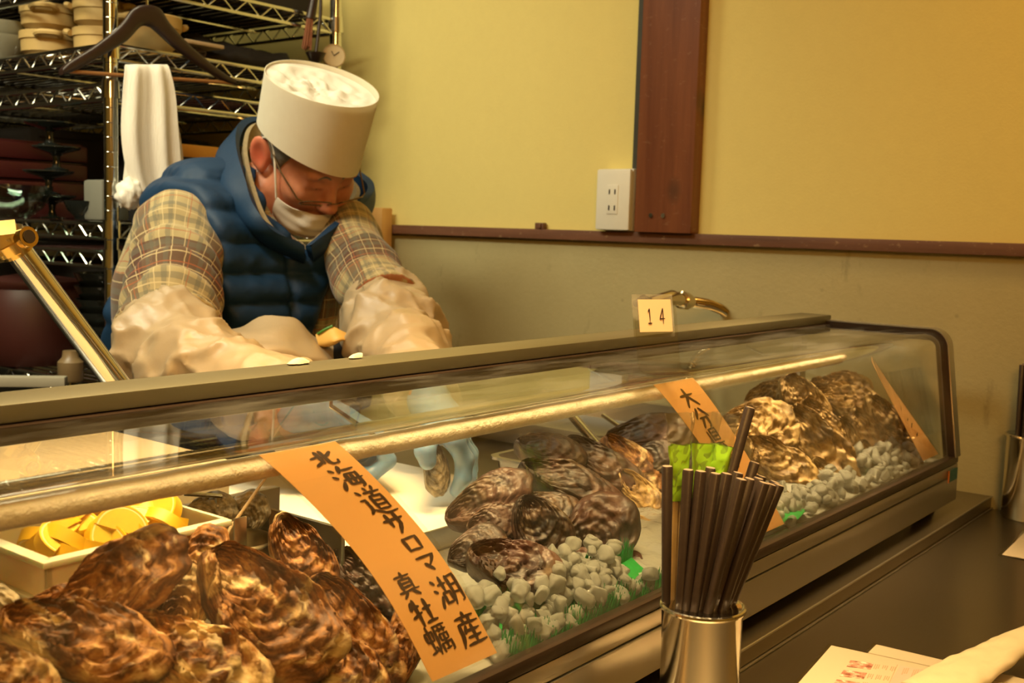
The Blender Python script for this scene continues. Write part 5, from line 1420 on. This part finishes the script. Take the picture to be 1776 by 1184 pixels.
price_strip(f3_, .16, .074, [('一', .5, .50, .016, .3, 1), ('二', .5, .64, .018, .2, 1), ('一', .5, .76, .016, .2, 1)], 'orange strip seen almost edge-on at the far end of the case')

# ---- lemon tub, steel pot, shells at the back left
M['tub'] = plain('white_tub', (.82, .76, .62), .4, 0, .04, 20, Subsurface_Weight=.2)
M['lemon'] = plain('lemon_flesh', (.86, .56, .06), .4, 0, .15, 60, .3, 90, Subsurface_Weight=.3)
M['rind'] = plain('lemon_rind', (.80, .50, .02), .45)
M['pith'] = plain('lemon_pith', (.84, .72, .36), .6)
TX0, TX1, TY0, TY1, TZ0, TZ1 = .325, .452, .588, .680, zfl+.0005, CZ-.197
tb = empty('lemon_tub', ((TX0+TX1)/2, (TY0+TY1)/2, TZ0), label='white plastic tub full of lemon wedges at the back left', cat='tub')
m = MB(); tk = .003
m.box((TX0, TY0, TZ0), (TX1, TY1, TZ0+tk))
m.box((TX0, TY0, TZ0), (TX0+tk, TY1, TZ1)); m.box((TX1-tk, TY0, TZ0), (TX1, TY1, TZ1)); m.box((TX0, TY0, TZ0), (TX1, TY0+tk, TZ1)); m.box((TX0, TY1-tk, TZ0), (TX1, TY1, TZ1))
at(tb, m, 'tub_body', M['tub'], smooth=False)
at(tb, MB().box((TX0-.005, TY0-.005, TZ1-.028), (TX0, TY1+.004, TZ1-.024), .001).box((TX0-.005, TY0-.005, TZ1-.004), (TX0+.001, TY1+.004, TZ1), .001).box((TX0, TY0-.005, TZ1-.004), (TX1, TY0+.001, TZ1), .001), 'tub_rim', M['tub'])
def wedge(seed):
    """half-slice of lemon: flesh, pith edge and rind"""
    r = .0175; h = .0085
    def half(r0, r1, z0, z1, n=14):
        m = MB(); vs = []
        for z in (z0, z1):
            for k in range(n+1):
                a = math.pi*k/n
                vs.append((r1*math.cos(a), r1*math.sin(a), z))
            for k in range(n, -1, -1):
                a = math.pi*k/n
                vs.append((r0*math.cos(a), r0*math.sin(a), z))
        q = 2*(n+1)
        fs = [(i, i+1, q-2-i, q-1-i) for i in range(n)] + [(q+i+1, q+i, q+q-1-i, q+q-2-i) for i in range(n)]
        fs += [(i, (i+1) % q, q+(i+1) % q, q+i) for i in range(q)]
        return m.add(vs, fs)
    return half(.0005, r*.86, 0, h), half(r*.86, r*.93, .0002, h-.0002), half(r*.93, r, 0, h)
W0 = wedge(0); rl = random.Random(4)
first = None
for i in range(26):
    u, v_ = rl.random(), rl.random()
    if i < 6: u = .08+.16*i; v_ = .12
    loc = (TX0+.024+(TX1-TX0-.048)*u, TY0+.024+(TY1-TY0-.048)*v_, TZ1-.016+.012*(i/26)+.004*rl.random())
    rot = (rl.uniform(.2, 1.1), rl.uniform(-.5, .5), rl.uniform(0, 6.28))
    if first is None:
        first = empty('lemon_slice', loc, rot)
        W0[0].build('flesh', M['lemon'], first); W0[1].build('pith', M['pith'], first); W0[2].build('rind', M['rind'], first); o = first
    else:
        o = copy_tree(first); o.location = loc; o.rotation_euler = rot
    setp(o, 'half slice of lemon heaped in the white tub', 'lemon', 'lemon slices in the tub')
pt = onY(410, 935, .636)
po_ = empty('steel_pot', (pt.x, pt.y, zfl), label='small dark steel pot with a bright rim behind the left pile', cat='pot')
ph = pt.z-zfl
at(po_, MB().lathe([(0, .0006), (.0255, .0006), (.0265, .003), (.0268, ph-.002), (.0285, ph), (.0268, ph+.001), (.0245, ph-.002), (.0240, .004), (0, .004)], (pt.x, pt.y, zfl), 40), 'pot_body', M['steel_dark'])
bk = onY(416, 930, .618)
at(po_, MB().box((bk.x-.0055, bk.y-.001, bk.z-.020), (bk.x+.0055, bk.y+.0006, bk.z+.014), .0008), 'clip_tab', M['steel'])
GB = 'grey shells behind the steel pot'
place_shell(358, 893, .672, 112, .62, 28, 'grey_oyster', 'grey oyster half leaning at the rear left of the steel pot', GB, 71, pitch=.2, rings=9)
place_shell(428, 893, .672, 92, .75, 70, 'grey_oyster', 'cream oyster shell standing behind the steel pot', GB, 72, pitch=.15, rings=8)
place_shell(300, 921, .660, 80, .45, 8, 'grey_oyster', 'small flat shell lying left of the steel pot', GB, 73, pitch=.6)
o = MB().tube(smoothpts([onY(388, 945, .630), onY(398, 918, .634), onY(430, 872, .650), onY(462, 826, .662)], 6), [.0013]*19, 8).build('skewer', plain('tan_wood', (.50, .34, .17), .5), label='thin bent wooden skewer standing in the steel pot', cat='skewer')
ws = empty('wire_stand', onY(377, 925, .664), label='small steel wire stand behind the pot', cat='stand')
ws.location.z = zfl
at(ws, MB().tube([(ws.location.x, ws.location.y, zfl+.001), onY(377, 860, .664)], .0022, 8), 'upright', M['chrome'])
at(ws, MB().tube([onY(318, 856, .668), onY(384, 860, .662)], .0016, 8), 'crossbar', M['chrome'])
# inner steel partition right of the pot
MB().box((.566, .600, zfl), (.570, .684, CZ-.229), .0005).build('steel_divider', M['steel'], label='upright steel divider inside the case behind the first strip', cat='divider')

# ---- the oyster in the gloved hand
place_shell(757, 815, .800, 92, .50, -82, 'grey_oyster', 'oyster held upside down in the blue glove', None, 81, pitch=.05, rings=7, T=.34)

# ---- on the bench behind: steel tray, sink, hose
def open_tray(name, c, sx, sy, h, rim, mt, label, cat):
    m = MB()
    def rr(k, e): 
        out = []
        for (qx, qy, a0) in ((1, 1, 0), (-1, 1, 90), (-1, -1, 180), (1, -1, 270)):
            for s_ in range(6):
                a = math.radians(a0+18*s_); r = .018
                out.append((qx*(sx-r+e)+r*math.cos(a), qy*(sy-r+e)+r*math.sin(a)))
        return out
    loops = [(-.012, .002), (-.004, .004), (0, h-.002), (0, h), (rim, h), (rim, h-.003)]
    vs = []; n = 24
    for e, z in loops: vs += [(c[0]+x, c[1]+y, c[2]+z) for x, y in rr(1, e)]
    fs = [(j*n+i, j*n+(i+1) % n, (j+1)*n+(i+1) % n, (j+1)*n+i) for j in range(len(loops)-1) for i in range(n)] + [tuple(range(n-1, -1, -1))]
    return m.add(vs, fs).build(name, mt, thick=.0015, label=label, cat=cat, angle=35)
c_ = onY(905, 790, .80)
open_tray('steel_tray', (1.140, .80, ZK+.001), .095, .042, .050, .006, M['steel'], 'small deep steel tray on the bench behind the dark oysters', 'tray')
open_tray('sink_basin', (1.46, 1.02, ZK+.001), .150, .165, .040, .012, M['steel'], 'wide bright steel basin on the bench at the far end', 'basin')
tg = empty('steel_tongs', (1.22, .80, ZK+.001), label='pair of bright steel tube handles slanting behind the dark oysters', cat='tongs')
at(tg, MB().tube([onY(985, 712, .88), onY(1042, 778, .785)], .0068, 14), 'arm', M['chrome'])
at(tg, MB().tube([onY(1046, 720, .90), onY(1118, 770, .80)], .0035, 10), 'arm', M['chrome'])
at(tg, MB().tube([onY(1042, 778, .785), (1.20, .79, ZK+.004), onY(1118, 770, .80)], .004, 10), 'hinge', M['chrome'])
# spray hose rising behind the case
M['gold_chrome'] = plain('warm_chrome', (.74, .62, .38), .15, 1, .1)
hs = empty('spray_hose', (1.60, .86, ZK), label='chrome hand shower head with a ribbed hose arching behind the rear rail', cat='shower hose')
hp = smoothpts([onY(1186, 521, .88), onY(1205, 524, .88), onY(1235, 530, .885), onY(1262, 545, .89), onY(1282, 575, .90), Vector((1.69, .92, CZ-.22)), Vector((1.69, .93, ZK))], 14)
rs = [.0085*(1+.10*(1 if k % 2 else -1)) for k in range(len(hp))]
# ribs: sample finely
L_ = [0]
for a, b in zip(hp, hp[1:]): L_.append(L_[-1]+(b-a).length)
fine = []; rr_ = []; tot = L_[-1]; nn = int(tot/.0012)
k = 0
for i in range(nn+1):
    s_ = tot*i/nn
    while k < len(L_)-2 and L_[k+1] < s_: k += 1
    f_ = (s_-L_[k])/max(1e-9, L_[k+1]-L_[k]); fine.append(hp[k].lerp(hp[k+1], f_)); rr_.append(.0080+.0011*math.sin(i*2*math.pi/4))
at(hs, MB().tube(fine, rr_, 14), 'ribbed_hose', M['gold_chrome'])
at(hs, MB().tube([onY(1176, 519, .88), onY(1181, 520, .88), onY(1182, 520, .88), onY(1190, 522, .88), onY(1191, 522, .88), onY(1197, 523, .88)], [.011, .011, .0145, .0145, .012, .011], 16), 'collar_nut', M['gold_chrome'])
at(hs, MB().tube([onY(1176, 519, .88), onY(1165, 516, .88), onY(1140, 522, .878), onY(1124, 525, .876)], [.011, .0125, .0105, .008], 16), 'grip', M['gold_chrome'])
at(hs, MB().tube([onY(1125, 525, .876), onY(1116, 521, .875), onY(1103, 526, .874)], [.0085, .009, .0055], 16), 'nozzle', M['black_plastic'])
# chrome tap with a brass joint at the left
tp = empty('tap', (.49, 1.03, ZK), label='chrome swing tap with a brass joint at the left edge', cat='tap')
j0 = onY(22, 422, 1.0); e0 = onY(205, 668, 1.0); ed = (e0-j0)
at(tp, MB().tube([j0-ed*.04, e0+ed*.10], .0125, 20), 'spout', M['chrome'])
at(tp, MB().tube([j0+Vector((-.03, .02, .004)), j0+Vector((-.075, .04, .01)), Vector((.45, 1.05, ZK+.02)), Vector((.45, 1.05, ZK))], [.013, .013, .013, .018], 16), 'riser', M['chrome'])
at(tp, MB().tube([j0-ed*.06, j0-ed*.03, j0-ed*.03, j0+ed*.025, j0+ed*.025, j0+ed*.055], [.017, .017, .021, .021, .016, .016], 12), 'joint_body', M['brass'])
at(tp, MB().tube([j0+Vector((-.036, .02, -.002)), j0+Vector((-.016, .008, 0)), j0+Vector((-.016, .008, 0)), j0+Vector((.004, -.004, .004))], [.016, .016, .020, .019], 6), 'hex_nut', M['brass'])
at(tp, MB().tube([j0+Vector((.001, -.016, .005)), j0+Vector((.002, -.026, .007))], [.0095, .0095], 20), 'screw_cap', M['brass'])
at(tp, MB().tube([j0+Vector((.002, -.0262, .0071)), j0+Vector((.0021, -.0268, .0072))], [.0062, .0062], 20), 'cap_hole', M['black_plastic'])
# scraps of opened shell on the cutting board, seen over the rail
for k, (x, y, s_) in enumerate(((503, 622, .014), (592, 612, .012))):
    pass
# ================================================================== things on the counter and on the glass
# number card on an acrylic stand
zt = ztop+.0022
nb = onZ(1142, 646, zt)
nstand = empty('number_stand', nb, label='clear acrylic stand with a peach number card on top of the case', cat='number stand')
_a = math.radians(-24); wv = Vector((math.cos(_a), math.sin(_a), 0)); nv = Vector((math.sin(_a), -math.cos(_a), 0))     # width, towards the seats
lean = .20
def sp(x, h, off=0):
    return nb + wv*x - nv*(h*math.sin(lean)) + nv*(off*math.cos(lean)) + Vector((0, 0, .002+h*math.cos(lean)+off*math.sin(lean)))
m = MB(); foot = [nv*.026+Vector((0, 0, .0008)), nv*.012+Vector((0, 0, .0008)), nv*.003+Vector((0, 0, .002))]
prf = [nb+f_ for f_ in foot]+[sp(0, h) for h in (.005, .012, .04, .064)]; n = len(prf)
m.add([p+wv*x for x in (-.022, .0245) for p in prf], [(i, i+1, n+i+1, n+i) for i in range(n-1)])
M['milky'] = pane('milky_acrylic', (.90, .88, .80), .06, .05, .35)
at(nstand, m, 'stand', M['acrylic'], thick=.0016, angle=60)
m = MB().add([sp(-.0255, .031, .0022), sp(.0195, .031, .0022), sp(.0195, .0705, .0022), sp(-.0255, .0705, .0022)], [(0, 1, 2, 3)]); at(nstand, m, 'sleeve', M['milky'], thick=.0012)
M['peach'] = plain('peach_card', (.80, .56, .34), .5, 0, .04, 40)
cx0, cx1 = -.0200, .0165
m = MB().add([sp(cx0, .0355, .0037), sp(cx1, .0355, .0037), sp(cx1, .0655, .0037), sp(cx0, .0655, .0037)], [(0, 1, 2, 3)]); cd = at(nstand, m, 'card', M['peach'], thick=.0005)
m = MB()
for ch, px in (('1', .32), ('4', .70)):
    vs, fs = glyphs(ch, .0145, .14)
    m.add([sp(cx0+(cx1-cx0)*px+v_.x*.52, .0500+v_.y*1.0, .0044) for v_ in vs], fs)
at(nstand, m, 'digits', M['ink'], smooth=False, label='handwritten number 14')

# chopstick cups
M['cup'] = plain('polished_cup', (.70, .67, .60), .14, 1, .04, 10)
M['stick'] = plain('dark_chopstick', (.030, .019, .014), .38, 0, .2, 60, .15, 300)
M['stick_end'] = plain('worn_stick_end', (.22, .16, .11), .6, 0, .2, 100)
M['bamboo'] = plain('pale_bamboo', (.66, .42, .16), .55, 0, .12, 80)
def cup(loc, r, h, label):
    o = empty('chopstick_cup', loc, label=label, cat='cup')
    MB().lathe([(0, 0), (r*.94, 0), (r, .003), (r, h-.003), (r+.0012, h-.0015)], seg=48).build('cup_wall', M['cup'], o, thick=.001)
    MB().lathe([(r+.0005, h-.0030), (r+.0024, h-.0024), (r+.0032, h-.0008), (r+.0028, h+.0008), (r+.0012, h+.0014), (r-.0006, h+.0002)], seg=48).build('rolled_rim', M['cup'], o)
    return o
SL = .222
def stick_meshes():
    def sq(a, z, k=.62): # rounded square section
        return [(a*math.copysign(abs(math.cos(t_))**k, math.cos(t_)), a*math.copysign(abs(math.sin(t_))**k, math.sin(t_)), z) for t_ in [2*math.pi*i/16+.001 for i in range(16)]]
    zs = [(0, .0012), (.004, .0017), (.09, .0029), (SL-.0012, .0039), (SL, .0033)]
    vs = [p for z, a in zs for p in sq(a, z)]; n = 16
    m = MB().add(vs, [(j*n+i, j*n+(i+1) % n, (j+1)*n+(i+1) % n, (j+1)*n+i) for j in range(len(zs)-1) for i in range(n)]+[tuple(range(n-1, -1, -1))])
    e = MB().add(sq(.0033, SL)+[(0, 0, SL+.0004)], [(i, (i+1) % 16, 16) for i in range(16)])
    return m, e
PROTO = None
def stick(b, tp, label, grp, spin=0.):
    global PROTO
    b, tp = Vector(b), Vector(tp); d = (tp-b).normalized()
    if PROTO is None:
        PROTO = empty('chopstick', b); m, e = stick_meshes(); m.build('shaft', M['stick'], PROTO, angle=60); e.build('end', M['stick_end'], PROTO); o = PROTO
    else: o = copy_tree(PROTO)
    o.location = b; o.rotation_mode = 'QUATERNION'; o.rotation_quaternion = d.to_track_quat('Z', 'Y')
    o.rotation_quaternion = o.rotation_quaternion @ Matrix.Rotation(spin, 4, 'Z').to_quaternion()
    return setp(o, label, 'chopstick', grp)
CX, CY = .726, .378
cup((CX, CY, ZC+.0005), .0292, .1190, 'polished steel cup full of dark chopsticks in front of the case')
def aim(px, py, ty, bx, by, c, zb, extra=0):
    cc_ = Vector((c[0], c[1], zb)); rt_ = Vector((RT[0], RT[1], 0)).normalized(); fw_ = Vector((FW[0], FW[1], 0)).normalized()
    dep = inpic(Vector((c[0], c[1], ZC+.2)))[2] + ty
    return cc_+rt_*bx+fw_*by, onD(px, py, dep)
tops = [(1290, 745, .010, -.004, .008, 'tallest dark chopstick, rising above all others in the near cup'),
        (1157, 850, .002, -.020, .004, 'dark chopstick at the left edge of the near cup'),
        (1193, 826, -.010, -.014, -.010, None), (1214, 833, -.012, -.008, -.014, None), (1239, 835, -.014, -.002, -.018, None), (1259, 829, -.008, .002, -.012, None),
        (1281, 849, -.018, .006, -.019, None), (1296, 846, -.010, .008, -.010, None), (1311, 845, .000, .010, -.004, None), (1321, 849, -.010, .014, -.012, None), (1333, 852, -.004, .017, -.006, None), (1346, 852, .002, .020, .000, None),
        (1304, 818, .014, .004, .012, 'dark chopstick standing just right of and behind the tallest one'), (1318, 833, .018, .012, .012, None), (1272, 850, .008, -.002, .002, None), (1340, 846, .012, .016, .010, None), (1228, 840, .006, -.012, .010, None)]
rk = random.Random(2)
lefts = ['second', 'third', 'fourth', 'fifth']
q = 0
for px, py, ty, bx, by, lb in tops:
    rim_ = 1157+.60*(px-1157); bx = max(-.0215, min(.021, (rim_+(rim_-px)*1.30-1215)*.83/F_))+rk.uniform(-.002, .002); by = max(-.014, min(.014, by*.8))
    b_, t_ = aim(px, py, ty, bx, by, (CX, CY), ZC+(.052 if py < 760 else .012 if py < 820 else .0025))
    if lb is None:
        lb = 'dark chopstick standing in the tight bunch of the near cup'
    # keep real length, tip on the cup's floor
    stick(b_, t_, lb, 'dark chopsticks in the near cup', rk.uniform(0, 1.5))
    o = bpy.context.scene.objects[-1] if False else None
# wrapped disposable chopsticks: pale wood in a clear sleeve with a green band
M['wrap'] = pane('clear_wrapper', (.95, .96, .92), .16, .15, .12)
M['lime'] = plain('lime_print', (.30, .58, .03), .35, 0, .15, 40, Subsurface_Weight=.1)
def packet(b_, t_, label, spin):
    b_, t_ = Vector(b_), Vector(t_); d = (t_-b_).normalized()
    o = empty('wrapped_chopsticks', b_, label=label, cat='chopsticks', group='wrapped chopsticks in the near cup')
    o.rotation_mode = 'QUATERNION'; o.rotation_quaternion = d.to_track_quat('Z', 'Y') @ Matrix.Rotation(spin, 4, 'Z').to_quaternion()
    for s_ in (-1, 1): MB().box((s_*.0024-.0022, -.0020, .002), (s_*.0024+.0022, .0020, .200), .0006).build('wooden_stick', M['bamboo'], o)
    def tubefn(w, th, z0, z1, n=26, cr=0):
        m = MB(); vs = []; K = 20
        for j in range(n):
            z = z0+(z1-z0)*j/(n-1); fl = max(0, (z-.200)/.030)
            for k in range(K):
                a = 2*math.pi*k/K
                x = (w+fl*.004)*math.copysign(abs(math.cos(a))**.6, math.cos(a)); y = (th*(1-min(1, fl)*.7))*math.sin(a)
                nn_ = mnoise.noise(Vector((x*300, z*160, spin*3)))
                vs.append((x, y+.0016*nn_*(1+fl), z+.002*fl*mnoise.noise(Vector((x*400, 1, spin)))))
        return m.add(vs, [(j*K+k, j*K+(k+1) % K, (j+1)*K+(k+1) % K, (j+1)*K+k) for j in range(n-1) for k in range(K)])
    tubefn(.0072, .0040, .001, .246, 34).build('sleeve', M['wrap'], o, angle=180)
    tubefn(.0074, .0042, .180, .222, 12).build('printed_band', M['lime'], o, angle=180)
    return o
for (px, py, ty, bx, by, lb, spn) in ((1178, 792, .012, -.020, .012, 'leftmost wrapped chopsticks with a lime green band in the near cup', .3), (1218, 800, .022, -.010, .019, 'middle wrapped chopsticks with a lime green band in the near cup', 1.0), (1248, 808, .020, .000, .019, 'rightmost wrapped chopsticks with a crumpled clear top in the near cup', .2)):
    b_, t_ = aim(px, py, ty, bx, by*.8, (CX, CY), ZC+.016); packet(b_, t_, lb, spn)
# far cup
fc = onZ(1777, 897, ZC)
cup((fc.x-.004, fc.y, ZC+.0005), .0310, .1215, 'steel cup of dark chopsticks standing by the wall at the right edge')
for k in range(16):
    a = k*2.399; r = .022*math.sqrt((k+.5)/16)
    bx, by = r*math.cos(a)*.85, r*math.sin(a)*.85; tx, ty = bx*1.18-.004, by*1.18-.003
    stick((fc.x-.004+bx, fc.y+by, ZC+.0025), (fc.x-.004+tx, fc.y+ty, ZC+.225), 'dark chopstick standing in the cup by the wall', 'dark chopsticks in the far cup', k*.7)
for k, (dx, dy) in enumerate(((-.020, -.012), (-.006, -.024))):
    o = MB().tube([(0, 0, 0), (.006-.004*k, -.002, .170)], [.0016, .0026], 8).build('bamboo_skewer', M['bamboo'], label=('left' if k == 0 else 'right')+' one of two pale bamboo skewers in the far cup', cat='skewer', group='bamboo skewers in the far cup'); o.location = (fc.x-.004+dx, fc.y+dy, ZC+.003)

# menus
M['laminated'] = plain('laminated_menu', (.46, .385, .27), .30, 0, .03, 15, Coat_Weight=.2)
M['menu_pink'] = plain('pinkish_panel', (.42, .31, .25), .35)
M['photo'] = None
t = NT('menu_photo'); v = t.coords()
t.bsdf(t.ramp(t.noise(v, 150, 4, .6), [(.35, (.16, .05, .03)), (.52, (.42, .20, .14)), (.66, (.75, .58, .45))]), .3); M['photo'] = t.m
M['print'] = plain('faded_print', (.34, .25, .16), .5)
def on_sheet(o, z, x0, y0, x1, y1, h=.0004):
    return MB().box((x0, y0, z), (x1, y1, z+h))
A_ = onZ(1442, 1121, ZC+.002); B_ = onZ(1398, 1184, ZC+.002); C_ = onZ(1648, 1166, ZC+.002)
ux = (C_-A_); ux.z = 0; ux.normalize(); uy = (B_-A_); uy.z = 0; uy.normalize(); vx = Vector((uy.y, -uy.x, 0)); vx = vx if vx.dot(ux) > 0 else -vx
ang_ = math.atan2(ux.y, ux.x)
def menu(name, origin, ang, sx, sy, z, label):
    o = empty(name, (origin.x, origin.y, z), (0, 0, ang), label=label, cat='menu')
    MB().box((-.004, -sy-.004, 0), (sx+.004, .004, .0006), .0002).build('laminate', M['film'], o)
    MB().box((0, -sy, .0001), (sx, 0, .0012), .0002).build('sheet', M['laminated'], o)
    return o
# second sheet lies under the first one
D_ = onZ(1520, 1118, ZC+.001); E_ = onZ(1776, 1178, ZC+.001); d2 = E_-D_
menu('menu', D_, math.atan2(d2.y, d2.x), .26, .15, ZC+.0004, 'pale laminated menu lying underneath the one with photos')
mn = menu('menu', A_, ang_, .26, .16, ZC+.0022, 'laminated menu with small oyster photos at the lower right corner')
def ml(px, py):
    p = onZ(px, py, mn.location.z+.0014)-mn.location; c, sn = math.cos(-ang_), math.sin(-ang_); return (p.x*c-p.y*sn, p.x*sn+p.y*c)
def plate(m, quad, z0=.0012, z1=.0014):
    q = [ml(*p) for p in quad]
    return m.add([(x, y, z) for z in (z0, z1) for x, y in q], [(3, 2, 1, 0), (4, 5, 6, 7)]+[(k, (k+1) % 4, 4+(k+1) % 4, 4+k) for k in range(4)])
for tl_q in ((1475, 1144.5), (1463, 1161), (1451, 1177.5)):
    x, y = tl_q
    plate(MB(), [(x, y), (x+41, y+5.5), (x+35, y+16), (x-7, y+11)]).build('photo', M['photo'], mn)
mm = MB(); rk = random.Random(6)
def bar(x, y, L, w=2.0):
    plate(mm, [(x, y), (x+w, y+.3), (x+w-L*.45, y+L), (x-L*.45, y+L-.3)], .0013, .00142)
for y0, x0 in ((1151, 1519), (1167.5, 1508), (1182, 1498)):
    for c_2 in range(3):
        for l_ in range(3): bar(x0+14*c_2+3.4*l_-1, y0+2*c_2+.5*l_, rk.uniform(5, 9))
bar(1556, 1152, 60, 1.3)
plate(MB(), [(1561, 1153), (1632, 1166), (1590, 1215), (1524, 1215)], .0012, .00125).build('pink_panel', M['menu_pink'], mn)
for c_2 in range(4):
    for l_ in range(3): bar(1568+17*c_2+3.6*l_, 1158+2.6*c_2, rk.uniform(9, 14), 2.2)
mm.build('print', M['print'], mn, smooth=False)
F1 = onZ(1738, 962, ZC+.001)
g2 = onZ(1776, 924, ZC+.001)-F1
menu('menu', F1, math.atan2(g2.y, g2.x), .16, .16, ZC+.0004, 'pale sheet cut off by the right edge, before the far cup')
# paper-wrapped hand towel on the menu
Pa, Pb = onZ(1625, 1190, ZC+.008), onZ(1800, 1098, ZC+.020)
M['wrapper'] = plain('cream_wrapper', (.50, .43, .28), .45, 0, .05, 25, .3, 60, Coat_Weight=.2)
ax = (Pb-Pa); Lp = ax.length; axn = ax.normalized(); sd = axn.cross(Vector((0, 0, 1))).normalized(); upv = sd.cross(axn)
def pk(u, v):
    a = 2*math.pi*u; t_ = v
    w = .024*(1-.62*max(0, (t_-.30)/.70)**1.3); th = .0095*math.sin(math.pi*min(1, .12+.80*t_))**.6
    x = w*math.copysign(abs(math.cos(a))**.8, math.cos(a)); y = th*math.sin(a)
    p = Pa + ax*(t_*1.15-.10) + sd*x + upv*(y*.9+.001*mnoise.noise(Vector((x*120, t_*14, 2)))*2)
    p.z += .010*max(0, t_-.5); p.z = max(p.z, ZC+.0046); return p
pkm = MB().grid(pk, 40, 40, True); n_ = 40
pkm.f += [tuple(range(39, -1, -1)), tuple(39*40+k for k in range(40))]
o = pkm.build('wrapped_towel', M['wrapper'], angle=180, label='cream paper-wrapped hand towel lying across the menus', cat='towel'); shift_base(o)
